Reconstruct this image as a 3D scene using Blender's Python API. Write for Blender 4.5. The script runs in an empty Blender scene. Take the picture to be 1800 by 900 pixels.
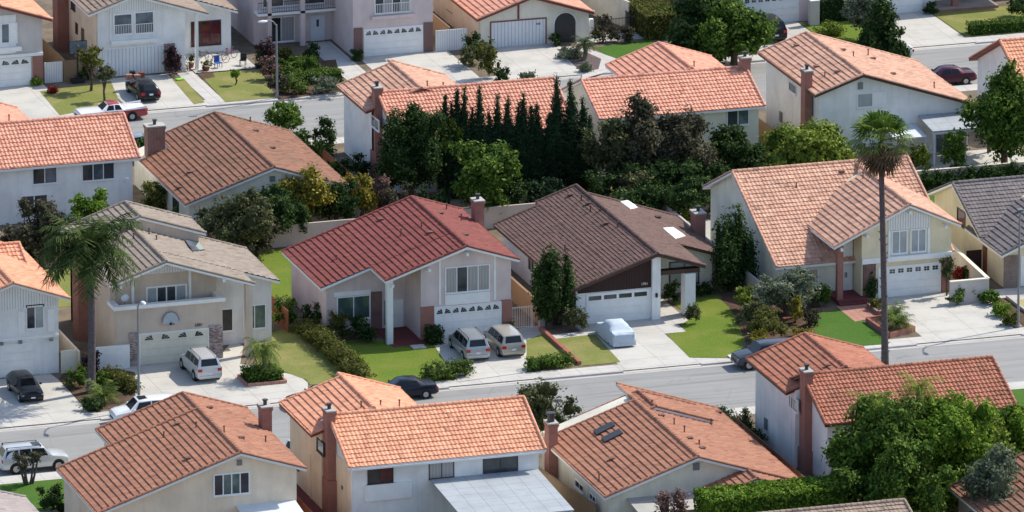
import bpy, math, random
import numpy as np
from mathutils import Matrix, Vector
R_ = math.radians
SC = bpy.context.scene
COL = SC.collection
# ------------------------------------------------------------------ camera
EL, AZ, DIST, FPX = R_(16.12), R_(17.56), 700.0, 16300.0
FW = np.array([math.sin(AZ)*math.cos(EL), math.cos(AZ)*math.cos(EL), -math.sin(EL)])
RT = np.array([math.cos(AZ), -math.sin(AZ), 0.0])
UP = np.cross(RT, FW)
CAMP = -FW*DIST
cd = bpy.data.cameras.new("camera"); cam = bpy.data.objects.new("camera", cd); COL.objects.link(cam)
cd.sensor_width = 36; cd.lens = FPX/1800*36; cd.clip_start = 5; cd.clip_end = 6000
M = Matrix.Identity(4)
for i in range(3):
    M[i][0] = RT[i]; M[i][1] = UP[i]; M[i][2] = -FW[i]; M[i][3] = CAMP[i]
cam.matrix_world = M
SC.camera = cam
# ------------------------------------------------------------------ light
SUN = Vector((.92, .25, 1.0)).normalized()          # direction towards the sun
s_el = math.asin(SUN.z)
w = bpy.data.worlds.new("World"); SC.world = w; w.use_nodes = True
nt = w.node_tree; nt.nodes.clear()
sky = nt.nodes.new('ShaderNodeTexSky'); sky.sky_type = 'NISHITA'; sky.sun_disc = False
sky.sun_elevation = s_el; sky.sun_rotation = math.atan2(SUN.x, SUN.y)
bg = nt.nodes.new('ShaderNodeBackground'); bg.inputs[1].default_value = 0.15
wo = nt.nodes.new('ShaderNodeOutputWorld')
nt.links.new(sky.outputs[0], bg.inputs[0]); nt.links.new(bg.outputs[0], wo.inputs[0])
sl = bpy.data.lights.new("sun", 'SUN'); sl.energy = 3.5; sl.angle = R_(.5); sl.color = (1, .935, .81)
so = bpy.data.objects.new("sun", sl); COL.objects.link(so)
so.rotation_euler = SUN.to_track_quat('Z', 'Y').to_euler()
SC.view_settings.view_transform = 'Standard'; SC.view_settings.look = 'None'
SC.view_settings.exposure = 0.56; SC.view_settings.gamma = 1

# ------------------------------------------------------------------ survey helpers: points of the place on real planes
def _ray(x, y): return FW*FPX + RT*(x-900) - UP*(y-450)
def G(x, y, z=0.0):
    d = _ray(x, y); t = (z-CAMP[2])/d[2]; return CAMP + d*t
def PYp(x, y, y0):
    d = _ray(x, y); t = (y0-CAMP[1])/d[1]; return CAMP + d*t
def PXp(x, y, x0):
    d = _ray(x, y); t = (x0-CAMP[0])/d[0]; return CAMP + d*t

# ------------------------------------------------------------------ mesh helpers
ORG = {}
class MB:
    def __init__(s): s.v = []; s.f = []; s.m = []
    def add(s, pts, faces, mi=0):
        o = len(s.v); s.v += [tuple(p) for p in pts]
        s.f += [tuple(o+i for i in f) for f in faces]; s.m += [mi]*len(faces); return s
    def box(s, x0, x1, y0, y1, z0, z1, mi=0):
        x0, x1 = min(x0, x1), max(x0, x1); y0, y1 = min(y0, y1), max(y0, y1); z0, z1 = min(z0, z1), max(z0, z1)
        return s.add([(x0,y0,z0),(x1,y0,z0),(x1,y1,z0),(x0,y1,z0),(x0,y0,z1),(x1,y0,z1),(x1,y1,z1),(x0,y1,z1)],
              [(0,3,2,1),(4,5,6,7),(0,1,5,4),(1,2,6,5),(2,3,7,6),(3,0,4,7)], mi)
    def quad(s, a, b, c, d, mi=0): return s.add([a,b,c,d], [(0,1,2,3)], mi)
    def poly(s, pts, mi=0): return s.add(pts, [tuple(range(len(pts)))], mi)
    def prism(s, pts, vec, mi=0):
        n = len(pts); P = [np.array(p, float) for p in pts]; Q = [p+np.array(vec) for p in P]
        nr = np.zeros(3)
        for i in range(n): nr += np.cross(P[i], P[(i+1) % n])
        if nr.dot(vec) > 0: P.reverse(); Q.reverse()
        fs = [tuple(range(n)), tuple(range(2*n-1, n-1, -1))]
        fs += [(i, n+i, n+(i+1) % n, (i+1) % n) for i in range(n)]
        return s.add(P+Q, fs, mi)
    def tube(s, p0, p1, r0, r1=None, n=8, mi=0, cap=True):
        r1 = r0 if r1 is None else r1
        p0 = np.array(p0, float); p1 = np.array(p1, float); d = p1-p0; L = np.linalg.norm(d)
        if L < 1e-6: return s
        d /= L; a = np.cross(d, (0,0,1) if abs(d[2]) < .9 else (1,0,0)); a /= np.linalg.norm(a); b = np.cross(d, a)
        A = [2*math.pi*i/n for i in range(n)]
        pts = [p0+r0*(math.cos(t)*a+math.sin(t)*b) for t in A] + [p1+r1*(math.cos(t)*a+math.sin(t)*b) for t in A]
        fs = [(i, (i+1) % n, n+(i+1) % n, n+i) for i in range(n)]
        if cap: fs += [tuple(range(n-1, -1, -1)), tuple(range(n, 2*n))]
        return s.add(pts, fs, mi)
    def path(s, pts, radii, n=8, mi=0):
        for i in range(len(pts)-1): s.tube(pts[i], pts[i+1], radii[i], radii[i+1], n, mi)
        return s
    def ball(s, c, r, n=10, k=6, mi=0, sq=(1,1,1)):
        pts = []; fs = []
        for j in range(k+1):
            t = math.pi*j/k
            for i in range(n):
                a = 2*math.pi*i/n
                pts.append((c[0]+r*sq[0]*math.sin(t)*math.cos(a), c[1]+r*sq[1]*math.sin(t)*math.sin(a), c[2]+r*sq[2]*math.cos(t)))
        for j in range(k):
            for i in range(n): fs.append((j*n+i, (j+1)*n+i, (j+1)*n+(i+1) % n, j*n+(i+1) % n))
        return s.add(pts, fs, mi)

def link(o, parent=None):
    COL.objects.link(o)
    if parent is not None: o.parent = parent
    return o
def root(name, label, cat, loc, group=None, rz=0, local=False):
    o = bpy.data.objects.new(name, None); o.empty_display_size = .3; COL.objects.link(o)
    o.location = [float(a) for a in loc]; o.rotation_euler[2] = rz
    o['label'] = label; o['category'] = cat
    if group: o['group'] = group
    ORG[o] = np.zeros(3) if local else np.array(loc, float)
    return o
def tag(o, label, cat, group=None):
    o['label'] = label; o['category'] = cat
    if group: o['group'] = group
    return o
def mesh_np(name, V, faces, mats, mi=None, uv=None):
    me = bpy.data.meshes.new(name)
    if isinstance(faces, np.ndarray):
        nf, k = faces.shape
        me.vertices.add(len(V)); me.vertices.foreach_set('co', np.asarray(V, np.float32).ravel())
        me.loops.add(nf*k); me.loops.foreach_set('vertex_index', faces.astype(np.int32).ravel())
        me.polygons.add(nf); me.polygons.foreach_set('loop_start', np.arange(nf, dtype=np.int32)*k)
        me.update(calc_edges=True); me.polygons.foreach_set('use_smooth', np.zeros(nf, bool))
    else:
        me.from_pydata([tuple(map(float, p)) for p in V], [], faces)
    for m in (mats if isinstance(mats, (list, tuple)) else [mats]): me.materials.append(m)
    if mi is not None: me.polygons.foreach_set('material_index', np.asarray(mi, np.int32))
    if uv is not None:
        l = me.uv_layers.new(name='UVMap'); l.data.foreach_set('uv', np.asarray(uv, np.float32).ravel())
    return me
def obj(name, mb, mats, parent=None, smooth=0, bevel=0):
    org = ORG.get(parent, np.zeros(3))
    V = np.array(mb.v, float)-org
    me = mesh_np(name, V, mb.f, mats, mb.m)
    o = bpy.data.objects.new(name, me); link(o, parent); ORG[o] = org
    if smooth:
        me.polygons.foreach_set('use_smooth', np.ones(len(me.polygons), bool)); me.set_sharp_from_angle(angle=R_(smooth))
    if bevel:
        b = o.modifiers.new('bevel', 'BEVEL'); b.width = bevel; b.segments = 2; b.limit_method = 'ANGLE'
    return o
def solo(name, mb, mats, label, cat, group=None, **k):        # a top-level thing that is a single mesh
    V = np.array(mb.v); c = [(V[:,0].min()+V[:,0].max())/2, (V[:,1].min()+V[:,1].max())/2, V[:,2].min()]
    me = mesh_np(name, V-np.array(c), mb.f, mats, mb.m)
    o = bpy.data.objects.new(name, me); link(o); o.location = c
    if k.get('smooth'):
        me.polygons.foreach_set('use_smooth', np.ones(len(me.polygons), bool)); me.set_sharp_from_angle(angle=R_(k['smooth']))
    if k.get('bevel'):
        b = o.modifiers.new('bevel', 'BEVEL'); b.width = k['bevel']; b.segments = 2
    return tag(o, label, cat, group)
def struct(name, mb, mats):
    o = obj(name, mb, mats); o['kind'] = 'structure'; return o

# ------------------------------------------------------------------ materials
MATS = {}
class NB:
    def __init__(s, name):
        s.m = bpy.data.materials.new(name); s.m.use_nodes = True; s.t = s.m.node_tree
        s.b = s.t.nodes['Principled BSDF']; s.out = s.t.nodes['Material Output']
    def n(s, typ, **k):
        x = s.t.nodes.new(typ)
        for a, b in k.items():
            if a.startswith('i_'):
                key = a[2:]; key = int(key) if key.isdigit() else key
                x.inputs[key].default_value = b
            else: setattr(x, a, b)
        return x
    def l(s, a, b): s.t.links.new(a, b)
    def co(s, kind='Object'): return s.n('ShaderNodeTexCoord').outputs[kind]
    def noise(s, scale, detail=4, vec=None, rough=.6):
        x = s.n('ShaderNodeTexNoise', i_Scale=scale, i_Detail=detail, i_Roughness=rough)
        s.l(vec if vec is not None else s.co(), x.inputs['Vector']); return x.outputs['Fac']
    def ramp(s, fac, *stops):
        x = s.n('ShaderNodeValToRGB'); e = x.color_ramp.elements
        while len(e) < len(stops): e.new(.5)
        for i, (p, c) in enumerate(stops): e[i].position = p; e[i].color = (*c, 1) if len(c) == 3 else c
        s.l(fac, x.inputs[0]); return x.outputs[0]
    def mix(s, fac, a, b, mode='MIX'):
        x = s.n('ShaderNodeMix', data_type='RGBA', blend_type=mode)
        if isinstance(fac, (int, float)): x.inputs[0].default_value = fac
        else: s.l(fac, x.inputs[0])
        for i, q in ((6, a), (7, b)):
            if isinstance(q, (tuple, list)): x.inputs[i].default_value = (*q[:3], 1)
            else: s.l(q, x.inputs[i])
        return x.outputs[2]
    def bump(s, h, strength=.4, dist=.02):
        x = s.n('ShaderNodeBump', i_Strength=strength, i_Distance=dist); s.l(h, x.inputs['Height']); s.l(x.outputs[0], s.b.inputs['Normal'])
    def color(s, c):
        if isinstance(c, (tuple, list)): s.b.inputs['Base Color'].default_value = (*c[:3], 1)
        else: s.l(c, s.b.inputs['Base Color'])
    def done(s, rough=.8, spec=.3, metal=0.):
        s.b.inputs['Roughness'].default_value = rough; s.b.inputs['Specular IOR Level'].default_value = spec
        s.b.inputs['Metallic'].default_value = metal; return s.m
def sc(c, k): return tuple(min(1, x*k) for x in c)
def stucco(name, c, vary=.18):
    b = NB(name); n1 = b.noise(.45, 6); n2 = b.noise(9, 3)
    # streaks that run down the wall (weathering with a shape of its own)
    mp = b.n('ShaderNodeMapping'); mp.inputs['Scale'].default_value = (2.2, 2.2, .18); b.l(b.co(), mp.inputs[0])
    n3 = b.noise(1.0, 4, mp.outputs[0])
    c1 = b.ramp(n1, (.3, sc(c, 1-vary)), (.65, sc(c, 1+vary*.35)))
    c2 = b.mix(b.ramp(n3, (.48, (0,0,0)), (.75, (.42,.42,.42))), c1, sc(c, .72))
    b.color(c2); b.bump(n2, .35, .02); return b.done(.9, .15)
def plain(name, c, rough=.6, spec=.3, metal=0., vary=.1, scale=1.5):
    b = NB(name); n1 = b.noise(scale, 5); b.color(b.ramp(n1, (.3, sc(c, 1-vary)), (.7, sc(c, 1+vary)))); return b.done(rough, spec, metal)
def boards(name, c, pitch=.2, axis=0):
    b = NB(name); s = b.n('ShaderNodeSeparateXYZ'); b.l(b.co(), s.inputs[0])
    md = b.n('ShaderNodeMath', operation='MODULO', i_1=pitch); 
    ad = b.n('ShaderNodeMath', operation='ADD', i_1=200.0); b.l(s.outputs[axis], ad.inputs[0]); b.l(ad.outputs[0], md.inputs[0])
    dv = b.n('ShaderNodeMath', operation='DIVIDE', i_1=pitch); b.l(md.outputs[0], dv.inputs[0])
    g = b.ramp(dv.outputs[0], (.0, (0,0,0)), (.12, (1,1,1)), (.88, (1,1,1)), (1., (0,0,0)))
    n1 = b.noise(.8, 5)
    b.color(b.mix(g, sc(c, .45), b.ramp(n1, (.3, sc(c, .88)), (.7, c)))); b.bump(g, .8, .03); return b.done(.75, .2)
def brick(name, c1, c2, mortar=(.3,.27,.24), scale=1.0, plane='XZ'):
    b = NB(name); s = b.n('ShaderNodeSeparateXYZ'); b.l(b.co(), s.inputs[0])
    cb = b.n('ShaderNodeCombineXYZ'); ad = b.n('ShaderNodeMath', operation='ADD')
    b.l(s.outputs[0], ad.inputs[0]); b.l(s.outputs[1], ad.inputs[1]); b.l(ad.outputs[0], cb.inputs[0]); b.l(s.outputs[2], cb.inputs[1])
    t = b.n('ShaderNodeTexBrick', i_Color1=(*c1,1), i_Color2=(*c2,1), i_Mortar=(*mortar,1), i_Scale=scale)
    t.inputs['Mortar Size'].default_value = .012; t.inputs['Brick Width'].default_value = .24; t.inputs['Row Height'].default_value = .085
    b.l(cb.outputs[0], t.inputs['Vector']); n = b.noise(1.2, 5)
    b.color(b.mix(b.ramp(n, (.45, (0,0,0)), (.75, (.5,.5,.5))), t.outputs[0], sc(c1, .6))); b.bump(t.outputs[1], -.3, .02); return b.done(.85, .2)
def tile(name, c1, c2, dirt=(.05,.045,.035), amt=.35, tw=.3, tl=.42):
    """one colour per roof tile, with weathered patches"""
    b = NB(name); uv = b.n('ShaderNodeUVMap'); s = b.n('ShaderNodeSeparateXYZ'); b.l(uv.outputs[0], s.inputs[0])
    cb = b.n('ShaderNodeCombineXYZ')
    for i, k in ((0, tw), (1, tl)):
        d = b.n('ShaderNodeMath', operation='DIVIDE', i_1=k); f = b.n('ShaderNodeMath', operation='FLOOR')
        b.l(s.outputs[i], d.inputs[0]); b.l(d.outputs[0], f.inputs[0]); b.l(f.outputs[0], cb.inputs[i])
    wn = b.n('ShaderNodeTexWhiteNoise', noise_dimensions='2D'); b.l(cb.outputs[0], wn.inputs['Vector'])
    base = b.ramp(wn.outputs[0], (0., sc(c2, .72)), (.05, c1), (.55, tuple((x+y)/2 for x, y in zip(c1, c2))), (.95, c2), (1., sc(c1, 1.15)))
    n1 = b.noise(.55, 7, rough=.7); n2 = b.noise(5, 4)
    d1 = b.mix(b.ramp(n1, (.48, (0,0,0)), (.78, (amt,)*3)), base, dirt)
    d2 = b.mix(b.ramp(n2, (.35, (0,0,0)), (.9, (.22,)*3)), d1, sc(c2, 1.25))
    b.color(d2); b.bump(n2, .25, .02); return b.done(.75, .22)
def glass(name, c=(.03,.035,.04), c2=None, folds=0):
    b = NB(name); n = b.noise(.7, 3)
    if folds:
        wv = b.n('ShaderNodeTexWave', i_Scale=folds, i_Distortion=2.5); b.l(b.co(), wv.inputs[0])
        b.color(b.mix(wv.outputs['Fac'], sc(c, .82), c))
    else: b.color(b.ramp(n, (.42, c), (.62, c2 or sc(c, 1.8))))
    return b.done(.06, .6)
def grass(name, g1, g2, dry=(.20,.17,.06), amt=.5):
    b = NB(name); n1 = b.noise(.35, 6); n2 = b.noise(14, 4); n3 = b.noise(1.6, 5)
    c = b.mix(b.ramp(n2, (.3, (0,0,0)), (.7, (1,1,1))), g1, g2)
    c = b.mix(b.ramp(n1, (.45, (0,0,0)), (.72, (amt,)*3)), c, dry)
    c = b.mix(b.ramp(n3, (.55, (0,0,0)), (.8, (.3,)*3)), c, sc(dry, .8))
    b.color(c); b.bump(n2, .9, .06); return b.done(.95, .1)
def concrete(name, c, joints=0, stain=.35):
    b = NB(name); n1 = b.noise(.5, 7, rough=.7); n2 = b.noise(12, 3); n3 = b.noise(.17, 3)
    col = b.ramp(n1, (.25, sc(c, .78)), (.5, c), (.8, sc(c, 1.08)))
    col = b.mix(b.ramp(n3, (.5, (0,0,0)), (.75, (stain,)*3)), col, sc(c, .68))
    n4 = b.noise(.9, 4); col = b.mix(b.ramp(n4, (.62, (0,0,0)), (.74, (.4,)*3)), col, sc(c, .55))
    if joints:
        s = b.n('ShaderNodeSeparateXYZ'); b.l(b.co(), s.inputs[0]); mx = None
        for i in (0, 1):
            ad = b.n('ShaderNodeMath', operation='ADD', i_1=300.0); md = b.n('ShaderNodeMath', operation='MODULO', i_1=joints)
            lt = b.n('ShaderNodeMath', operation='LESS_THAN', i_1=.03)
            b.l(s.outputs[i], ad.inputs[0]); b.l(ad.outputs[0], md.inputs[0]); b.l(md.outputs[0], lt.inputs[0])
            if mx is None: mx = lt
            else:
                m2 = b.n('ShaderNodeMath', operation='MAXIMUM'); b.l(mx.outputs[0], m2.inputs[0]); b.l(lt.outputs[0], m2.inputs[1]); mx = m2
        col = b.mix(mx.outputs[0], col, sc(c, .5))
    b.color(col); b.bump(n2, .2, .01); return b.done(.9, .2)
def asphalt(name, c):
    b = NB(name); mp = b.n('ShaderNodeMapping'); mp.inputs['Scale'].default_value = (.05, .9, 1); b.l(b.co(), mp.inputs[0])
    n1 = b.noise(1.0, 5, mp.outputs[0]); n2 = b.noise(.25, 6); n3 = b.noise(25, 2)
    col = b.mix(b.ramp(n1, (.35, (0,0,0)), (.7, (.7,)*3)), c, sc(c, 1.25))
    col = b.mix(b.ramp(n2, (.5, (0,0,0)), (.75, (.5,)*3)), col, sc(c, .78))
    mp2 = b.n('ShaderNodeMapping'); mp2.inputs['Scale'].default_value = (.012, .55, 1); b.l(b.co(), mp2.inputs[0]); n5 = b.noise(1.0, 2, mp2.outputs[0])
    col = b.mix(b.ramp(n5, (.485, (0,0,0)), (.495, (.45,)*3), (.505, (.45,)*3), (.515, (0,0,0))), col, sc(c, .62))
    n6 = b.noise(.5, 3); col = b.mix(b.ramp(n6, (.64, (0,0,0)), (.69, (.35,)*3)), col, sc(c, .7))
    vo = b.n('ShaderNodeTexVoronoi', feature='DISTANCE_TO_EDGE', i_Scale=.16); b.l(b.co(), vo.inputs['Vector'])
    col = b.mix(b.ramp(vo.outputs['Distance'], (0., (.25,)*3), (.008, (0,0,0))), col, sc(c, .45))
    b.color(col); b.bump(n3, .3, .01); return b.done(.9, .25)
def leaf(name, d, m, h):
    """d/m/h: dark, mid and light leaf colours mixed per leaf and per clump (stored in the uv)"""
    b = NB(name); uv = b.n('ShaderNodeUVMap'); s = b.n('ShaderNodeSeparateXYZ'); b.l(uv.outputs[0], s.inputs[0])
    mx = b.n('ShaderNodeMath', operation='MULTIPLY_ADD', i_1=.55); 
    m2 = b.n('ShaderNodeMath', operation='MULTIPLY', i_1=.45)
    b.l(s.outputs[1], m2.inputs[0]); b.l(s.outputs[0], mx.inputs[0]); b.l(m2.outputs[0], mx.inputs[2])
    col = b.ramp(mx.outputs[0], (.15, d), (.55, m), (.95, h)); b.color(col); b.done(.75, .1)
    tr = b.n('ShaderNodeBsdfTranslucent'); b.l(col, tr.inputs[0]); ms = b.n('ShaderNodeMixShader', i_0=.25)
    b.l(b.b.outputs[0], ms.inputs[1]); b.l(tr.outputs[0], ms.inputs[2]); b.l(ms.outputs[0], b.out.inputs[0]); return b.m
def paint(name, c, metal=.0, rough=.25):
    b = NB(name); n = b.noise(1.3, 3); b.color(b.ramp(n, (.3, sc(c, .92)), (.7, c))); b.b.inputs['Coat Weight'].default_value = .6 if max(c) > .2 else .22
    b.b.inputs['Coat Roughness'].default_value = .05; return b.done(rough, .5 if max(c) > .2 else .25, metal)

M_ = MATS
M_['concrete'] = concrete('concrete', (.50,.48,.44), 3.05, .5); M_['walkc'] = concrete('sidewalk_concrete', (.50,.48,.45), 1.5)
M_['conc2'] = concrete('old_concrete', (.42,.41,.38), 4.5, .5); M_['kerb'] = concrete('kerb_concrete', (.46,.44,.42), 0)
M_['asphalt'] = asphalt('asphalt', (.255,.252,.245)); M_['dirt'] = plain('yard_soil', (.17,.135,.10), .95, .1, 0, .35, .6)
M_['bark_soil'] = plain('planting_soil', (.10,.065,.045), .95, .1, 0, .4, 1.2)
M_['gravel'] = plain('gravel', (.13,.10,.10), .95, .1, 0, .4, 6)
M_['pink'] = concrete('pink_paving', (.42,.22,.17), .6); M_['redpave'] = concrete('dark_red_paving', (.17,.05,.05), .5)
M_['grass'] = grass('green_grass', (.09,.155,.016), (.15,.21,.032), (.24,.22,.06), .5); M_['grassG'] = grass('deep_green_grass', (.045,.125,.014), (.08,.155,.03), (.13,.15,.04), .4)
M_['grassY'] = grass('dry_grass', (.15,.18,.045), (.22,.23,.07), (.32,.27,.12), .8); M_['grassD'] = grass('straw_grass', (.34,.28,.11), (.42,.35,.16), (.46,.40,.2), .7)
M_['white'] = plain('white_paint', (.78,.78,.76), .55, .3, 0, .06); M_['cream'] = plain('cream_paint', (.72,.67,.55), .6, .3, 0, .06)
M_['st_white'] = stucco('white_stucco', (.80,.79,.77)); M_['st_lgrey'] = stucco('pale_grey_stucco', (.70,.68,.66))
M_['st_beige'] = stucco('beige_stucco', (.80,.67,.52)); M_['st_tan'] = stucco('tan_stucco', (.60,.50,.41)); M_['st_pink'] = stucco('pinkish_stucco', (.66,.55,.53))
M_['st_yellow'] = stucco('yellow_stucco', (.74,.65,.46)); M_['st_cream'] = stucco('cream_stucco', (.74,.70,.58)); M_['st_grey'] = stucco('greyish_stucco', (.55,.50,.47))
M_['bd_white'] = boards('white_boards', (.78,.78,.77)); M_['bd_brown'] = boards('dark_brown_boards', (.055,.03,.028)); M_['bd_garage'] = boards('white_garage_boards', (.76,.78,.80), .3)
M_['brick_red'] = brick('red_brick', (.37,.115,.08), (.30,.09,.065)); M_['brick_dk'] = brick('dark_red_brick', (.16,.05,.045), (.12,.04,.04))
M_['brick_fl'] = brick('flecked_brick', (.15,.05,.05), (.50,.44,.42)); M_['brick_br'] = brick('brown_brick', (.17,.11,.09), (.23,.16,.13))
M_['cap'] = concrete('cap_mortar', (.42,.40,.37), 0); M_['soot'] = plain('flue_metal', (.06,.06,.065), .5, .4, .6)
M_['glass'] = glass('dark_window_glass'); M_['glassb'] = glass('bluish_window_glass', (.06,.08,.10), (.14,.17,.20)); M_['curtain'] = glass('curtained_window_glass', (.36,.35,.34), folds=1.3)
M_['blind'] = glass('window_glass_with_blinds', (.30,.33,.34), (.38,.41,.42)); M_['glassr'] = glass('red_curtained_glass', (.10,.02,.025), (.05,.015,.02)); M_['glassg'] = glass('greenish_window_glass', (.05,.09,.085), (.15,.2,.19))
M_['fr_white'] = plain('white_window_frame', (.78,.78,.78), .5, .3, 0, .04); M_['fr_dark'] = plain('dark_window_frame', (.06,.045,.04), .5, .3, 0, .1)
M_['iron'] = plain('dark_iron', (.03,.03,.033), .5, .4, .3); M_['galv'] = plain('galvanised_steel', (.20,.215,.23), .5, .4, .35); M_['alum'] = plain('white_aluminium', (.62,.66,.70), .5, .4, 0, .05)
M_['sheet'] = concrete('patio_roof_sheets', (.37,.40,.43), 1.2, .3); M_['board'] = plain('backboard_paint', (.42,.46,.5), .5, .3, 0, .06); M_['ventm'] = plain('vent_metal', (.16,.085,.065), .7, .2, 0, .2)
M_['wood'] = boards('fence_boards', (.30,.20,.12), .16, 0); M_['woody'] = boards('fence_boards_side', (.32,.22,.13), .16, 1); M_['redwood'] = plain('redwood', (.20,.07,.04), .7, .2, 0, .2)
M_['fas_white'] = plain('white_fascia', (.74,.74,.73), .6, .3, 0, .06); M_['fas_brown'] = plain('brown_fascia', (.08,.045,.035), .6, .3, 0, .1); M_['fas_red'] = plain('red_brown_fascia', (.20,.06,.05), .6, .3, 0, .1)
M_['bark'] = plain('bark', (.10,.075,.055), .95, .1, 0, .35, 5); M_['palmbark'] = plain('palm_bark', (.20,.165,.14), .95, .1, 0, .3, 6); M_['palmdark'] = plain('dark_palm_bark', (.10,.085,.09), .95, .1, 0, .3, 6)
T_ = {}
for k, a, b_, d_, am in (('orange', (0.767,0.383,0.240), (0.611,0.270,0.160), (.14,.085,.06), .25), ('salmon', (0.728,0.362,0.255), (0.602,0.268,0.180), (.16,.09,.065), .25),
        ('pinkbrown', (0.650,0.386,0.273), (0.481,0.262,0.182), (.15,.10,.08), .45), ('brownor', (0.414,0.198,0.124), (0.315,0.139,0.088), (.13,.08,.06), .4), ('rust', (0.448,0.182,0.116), (0.347,0.132,0.083), (.10,.075,.04), .6),
        ('red', (.25,.074,.060), (.195,.056,.048), (.12,.04,.036), .25), ('brown', (0.165,0.097,0.081), (0.116,0.069,0.059), (.12,.085,.05), .5), ('taupe', (.32,.265,.215), (.25,.20,.16), (.14,.115,.09), .4),
        ('grey', (.19,.165,.165), (.135,.12,.12), (.10,.09,.085), .35), ('tan', (0.341,0.259,0.204), (0.259,0.193,0.149), (.12,.09,.07), .4), ('mottle', (0.331,0.152,0.098), (0.202,0.107,0.072), (.14,.11,.065), .75), ('mauve', (.38,.32,.30), (.31,.26,.25), (.2,.16,.15), .3)):
    T_[k] = tile('roof_tile_'+k, a, b_, d_, am)

# ------------------------------------------------------------------ roofs of real tiles
class TM:
    def __init__(s): s.V = []; s.F = []; s.U = []; s.n = 0
    def rect(s, O, du, dv, U, L, tw=.3, tl=.42, amp=.05, step=.055, seed=0):
        O, du, dv = (np.array(a, float) for a in (O, du, dv)); n = np.cross(du, dv)
        flip = n[2] < 0; n = -n if flip else n
        rg = np.random.default_rng(seed+int(abs(O[0]*7+O[1]*13)))
        q = 4 if amp > .02 else 2
        nu = max(2, int(round(U/tw*q)))+1; u = np.linspace(0, U, nu); prof = amp*(.5+.5*np.cos(2*np.pi*u/tw))
        nc = max(1, int(math.ceil(L/tl-.05))); rows = []
        for j in range(nc):
            v0, v1 = j*tl, min((j+1)*tl, L); jit = np.repeat(rg.normal(0, .010, nu//q+2), q)[:nu]
            rows.append((v0, prof*.8+.005, j)); rows.append((v1+.01*rg.normal(), prof+step+jit, j))
        rows.append((L, np.full(nu, -.05), nc-1))
        P = np.concatenate([O+du*u[:, None]+dv*v+n*h[:, None] for v, h, j in rows])
        vv = np.repeat([j*tl+tl*.5 for v, h, j in rows], nu); uu = np.tile(u, len(rows))
        R = len(rows); i = np.arange(R-1)[:, None]*nu+np.arange(nu-1)[None]
        f = np.stack([i, i+1, i+nu+1, i+nu], -1).reshape(-1, 4)
        # faces take the tile id of their upper row
        fu = np.repeat((np.tile((u[:-1]+u[1:])/2, R-1))[:, None], 4, 1); fv = np.repeat(np.repeat([rows[k][2]*tl+tl*.5 for k in range(R-1)], nu-1)[:, None], 4, 1)
        if flip: f = f[:, ::-1]
        s.V.append(P); s.F.append(f+s.n); s.U.append(np.stack([fu+O[0]*3, fv+O[1]*3], -1).reshape(-1, 2)); s.n += len(P)
    def cap(s, A, B, r=.13, seg=.42):
        A = np.array(A, float); B = np.array(B, float); d = B-A; L = np.linalg.norm(d); d /= L
        a = np.cross(d, (0,0,1)); a /= np.linalg.norm(a); b = np.cross(a, d); k = max(1, int(L/seg)); A0 = np.linspace(-.25, math.pi+.25, 7)
        for j in range(k):
            p = A+d*(L*j/k); q = A+d*(L*(j+1)/k+.03); rr = (r*1.12, r*.92)
            P = [p+rr[0]*(math.cos(t)*a+math.sin(t)*b) for t in A0]+[q+rr[1]*(math.cos(t)*a+math.sin(t)*b) for t in A0]
            P.append(p); F = [(i, i+1, i+8, i+7) for i in range(6)]
            F += [(14, 2, 1, 0), (14, 4, 3, 2), (14, 6, 5, 4)]
            f = np.array(F); s.V.append(np.array(P)); s.F.append(f+s.n); s.n += len(P)
            rnd = random.random()*40
            s.U.append(np.full((len(F)*4, 2), rnd))
    def obj(s, name, mat, parent):
        org = ORG.get(parent, np.zeros(3)); V = np.concatenate(s.V)-org
        me = mesh_np(name, V, np.concatenate(s.F), mat, None, np.concatenate(s.U)); o = bpy.data.objects.new(name, me); link(o, parent); ORG[o] = org; return o

def ab(ax, a, b, z): return (b, a, z) if ax == 'Y' else (a, b, z)
def roof(H, ax, c, zr, m, rects, ridge, T, fas='fas_white', amp=.05, tl=.46, thick=.17, step=None, name='roof'):
    """gable roof. ax: direction of the ridge, at b=c, height zr, pitch m; rects (side, a0, a1, off0, off1, rakes)"""
    step = step or (.07 if ax == 'Y' else .06)
    t = TM(); fb = MB(); caps = []; k = math.sqrt(1+m*m)
    for (s, a0, a1, o0, o1, rk) in rects:
        O = ab(ax, a0, c+s*o0, zr-m*o0); du = ab(ax, 1, 0, 0); dv = ab(ax, 0, s/k, -m/k)
        t.rect(O, du, dv, a1-a0, (o1-o0)*k, amp=amp, tl=tl, step=step)
        tp = [ab(ax, a, c+s*o, zr-m*o-.012) for a, o in ((a0, o0), (a1, o0), (a1, o1), (a0, o1))]
        fb.prism(tp, (0, 0, -thick))
        for ch in rk:
            a = a0+.06 if ch == 'a' else a1-.06
            caps.append(('rake_cap', ab(ax, a, c+s*(o1+.02), zr-m*o1+.05), ab(ax, a, c+s*max(o0, .05), zr-m*o0+.05), .11))
    if ridge: caps.append(('ridge_cap', ab(ax, ridge[0], c, zr+.03), ab(ax, ridge[1], c, zr+.03), .15))
    r = t.obj(name, T_[T], H)
    obj('fascia', fb, M_[fas], r)
    for nm, A, B, rr in caps: cp = TM(); cp.cap(A, B, rr); cp.obj(nm, T_[T], r)
    return r
def body(H, ax, a0, a1, b0, b1, c, zr, m, mat, name='wall', z0=0.):
    pr = [(b0, z0), (b1, z0), (b1, zr-m*abs(b1-c)-.1)]
    if b0 < c < b1: pr.append((c, zr-.1))
    pr.append((b0, zr-m*abs(b0-c)-.1))
    mb = MB(); mb.prism([ab(ax, a0, b, z) for b, z in pr], np.array(ab(ax, a1-a0, 0, 0), float)); return obj(name, mb, M_[mat], H)
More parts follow.
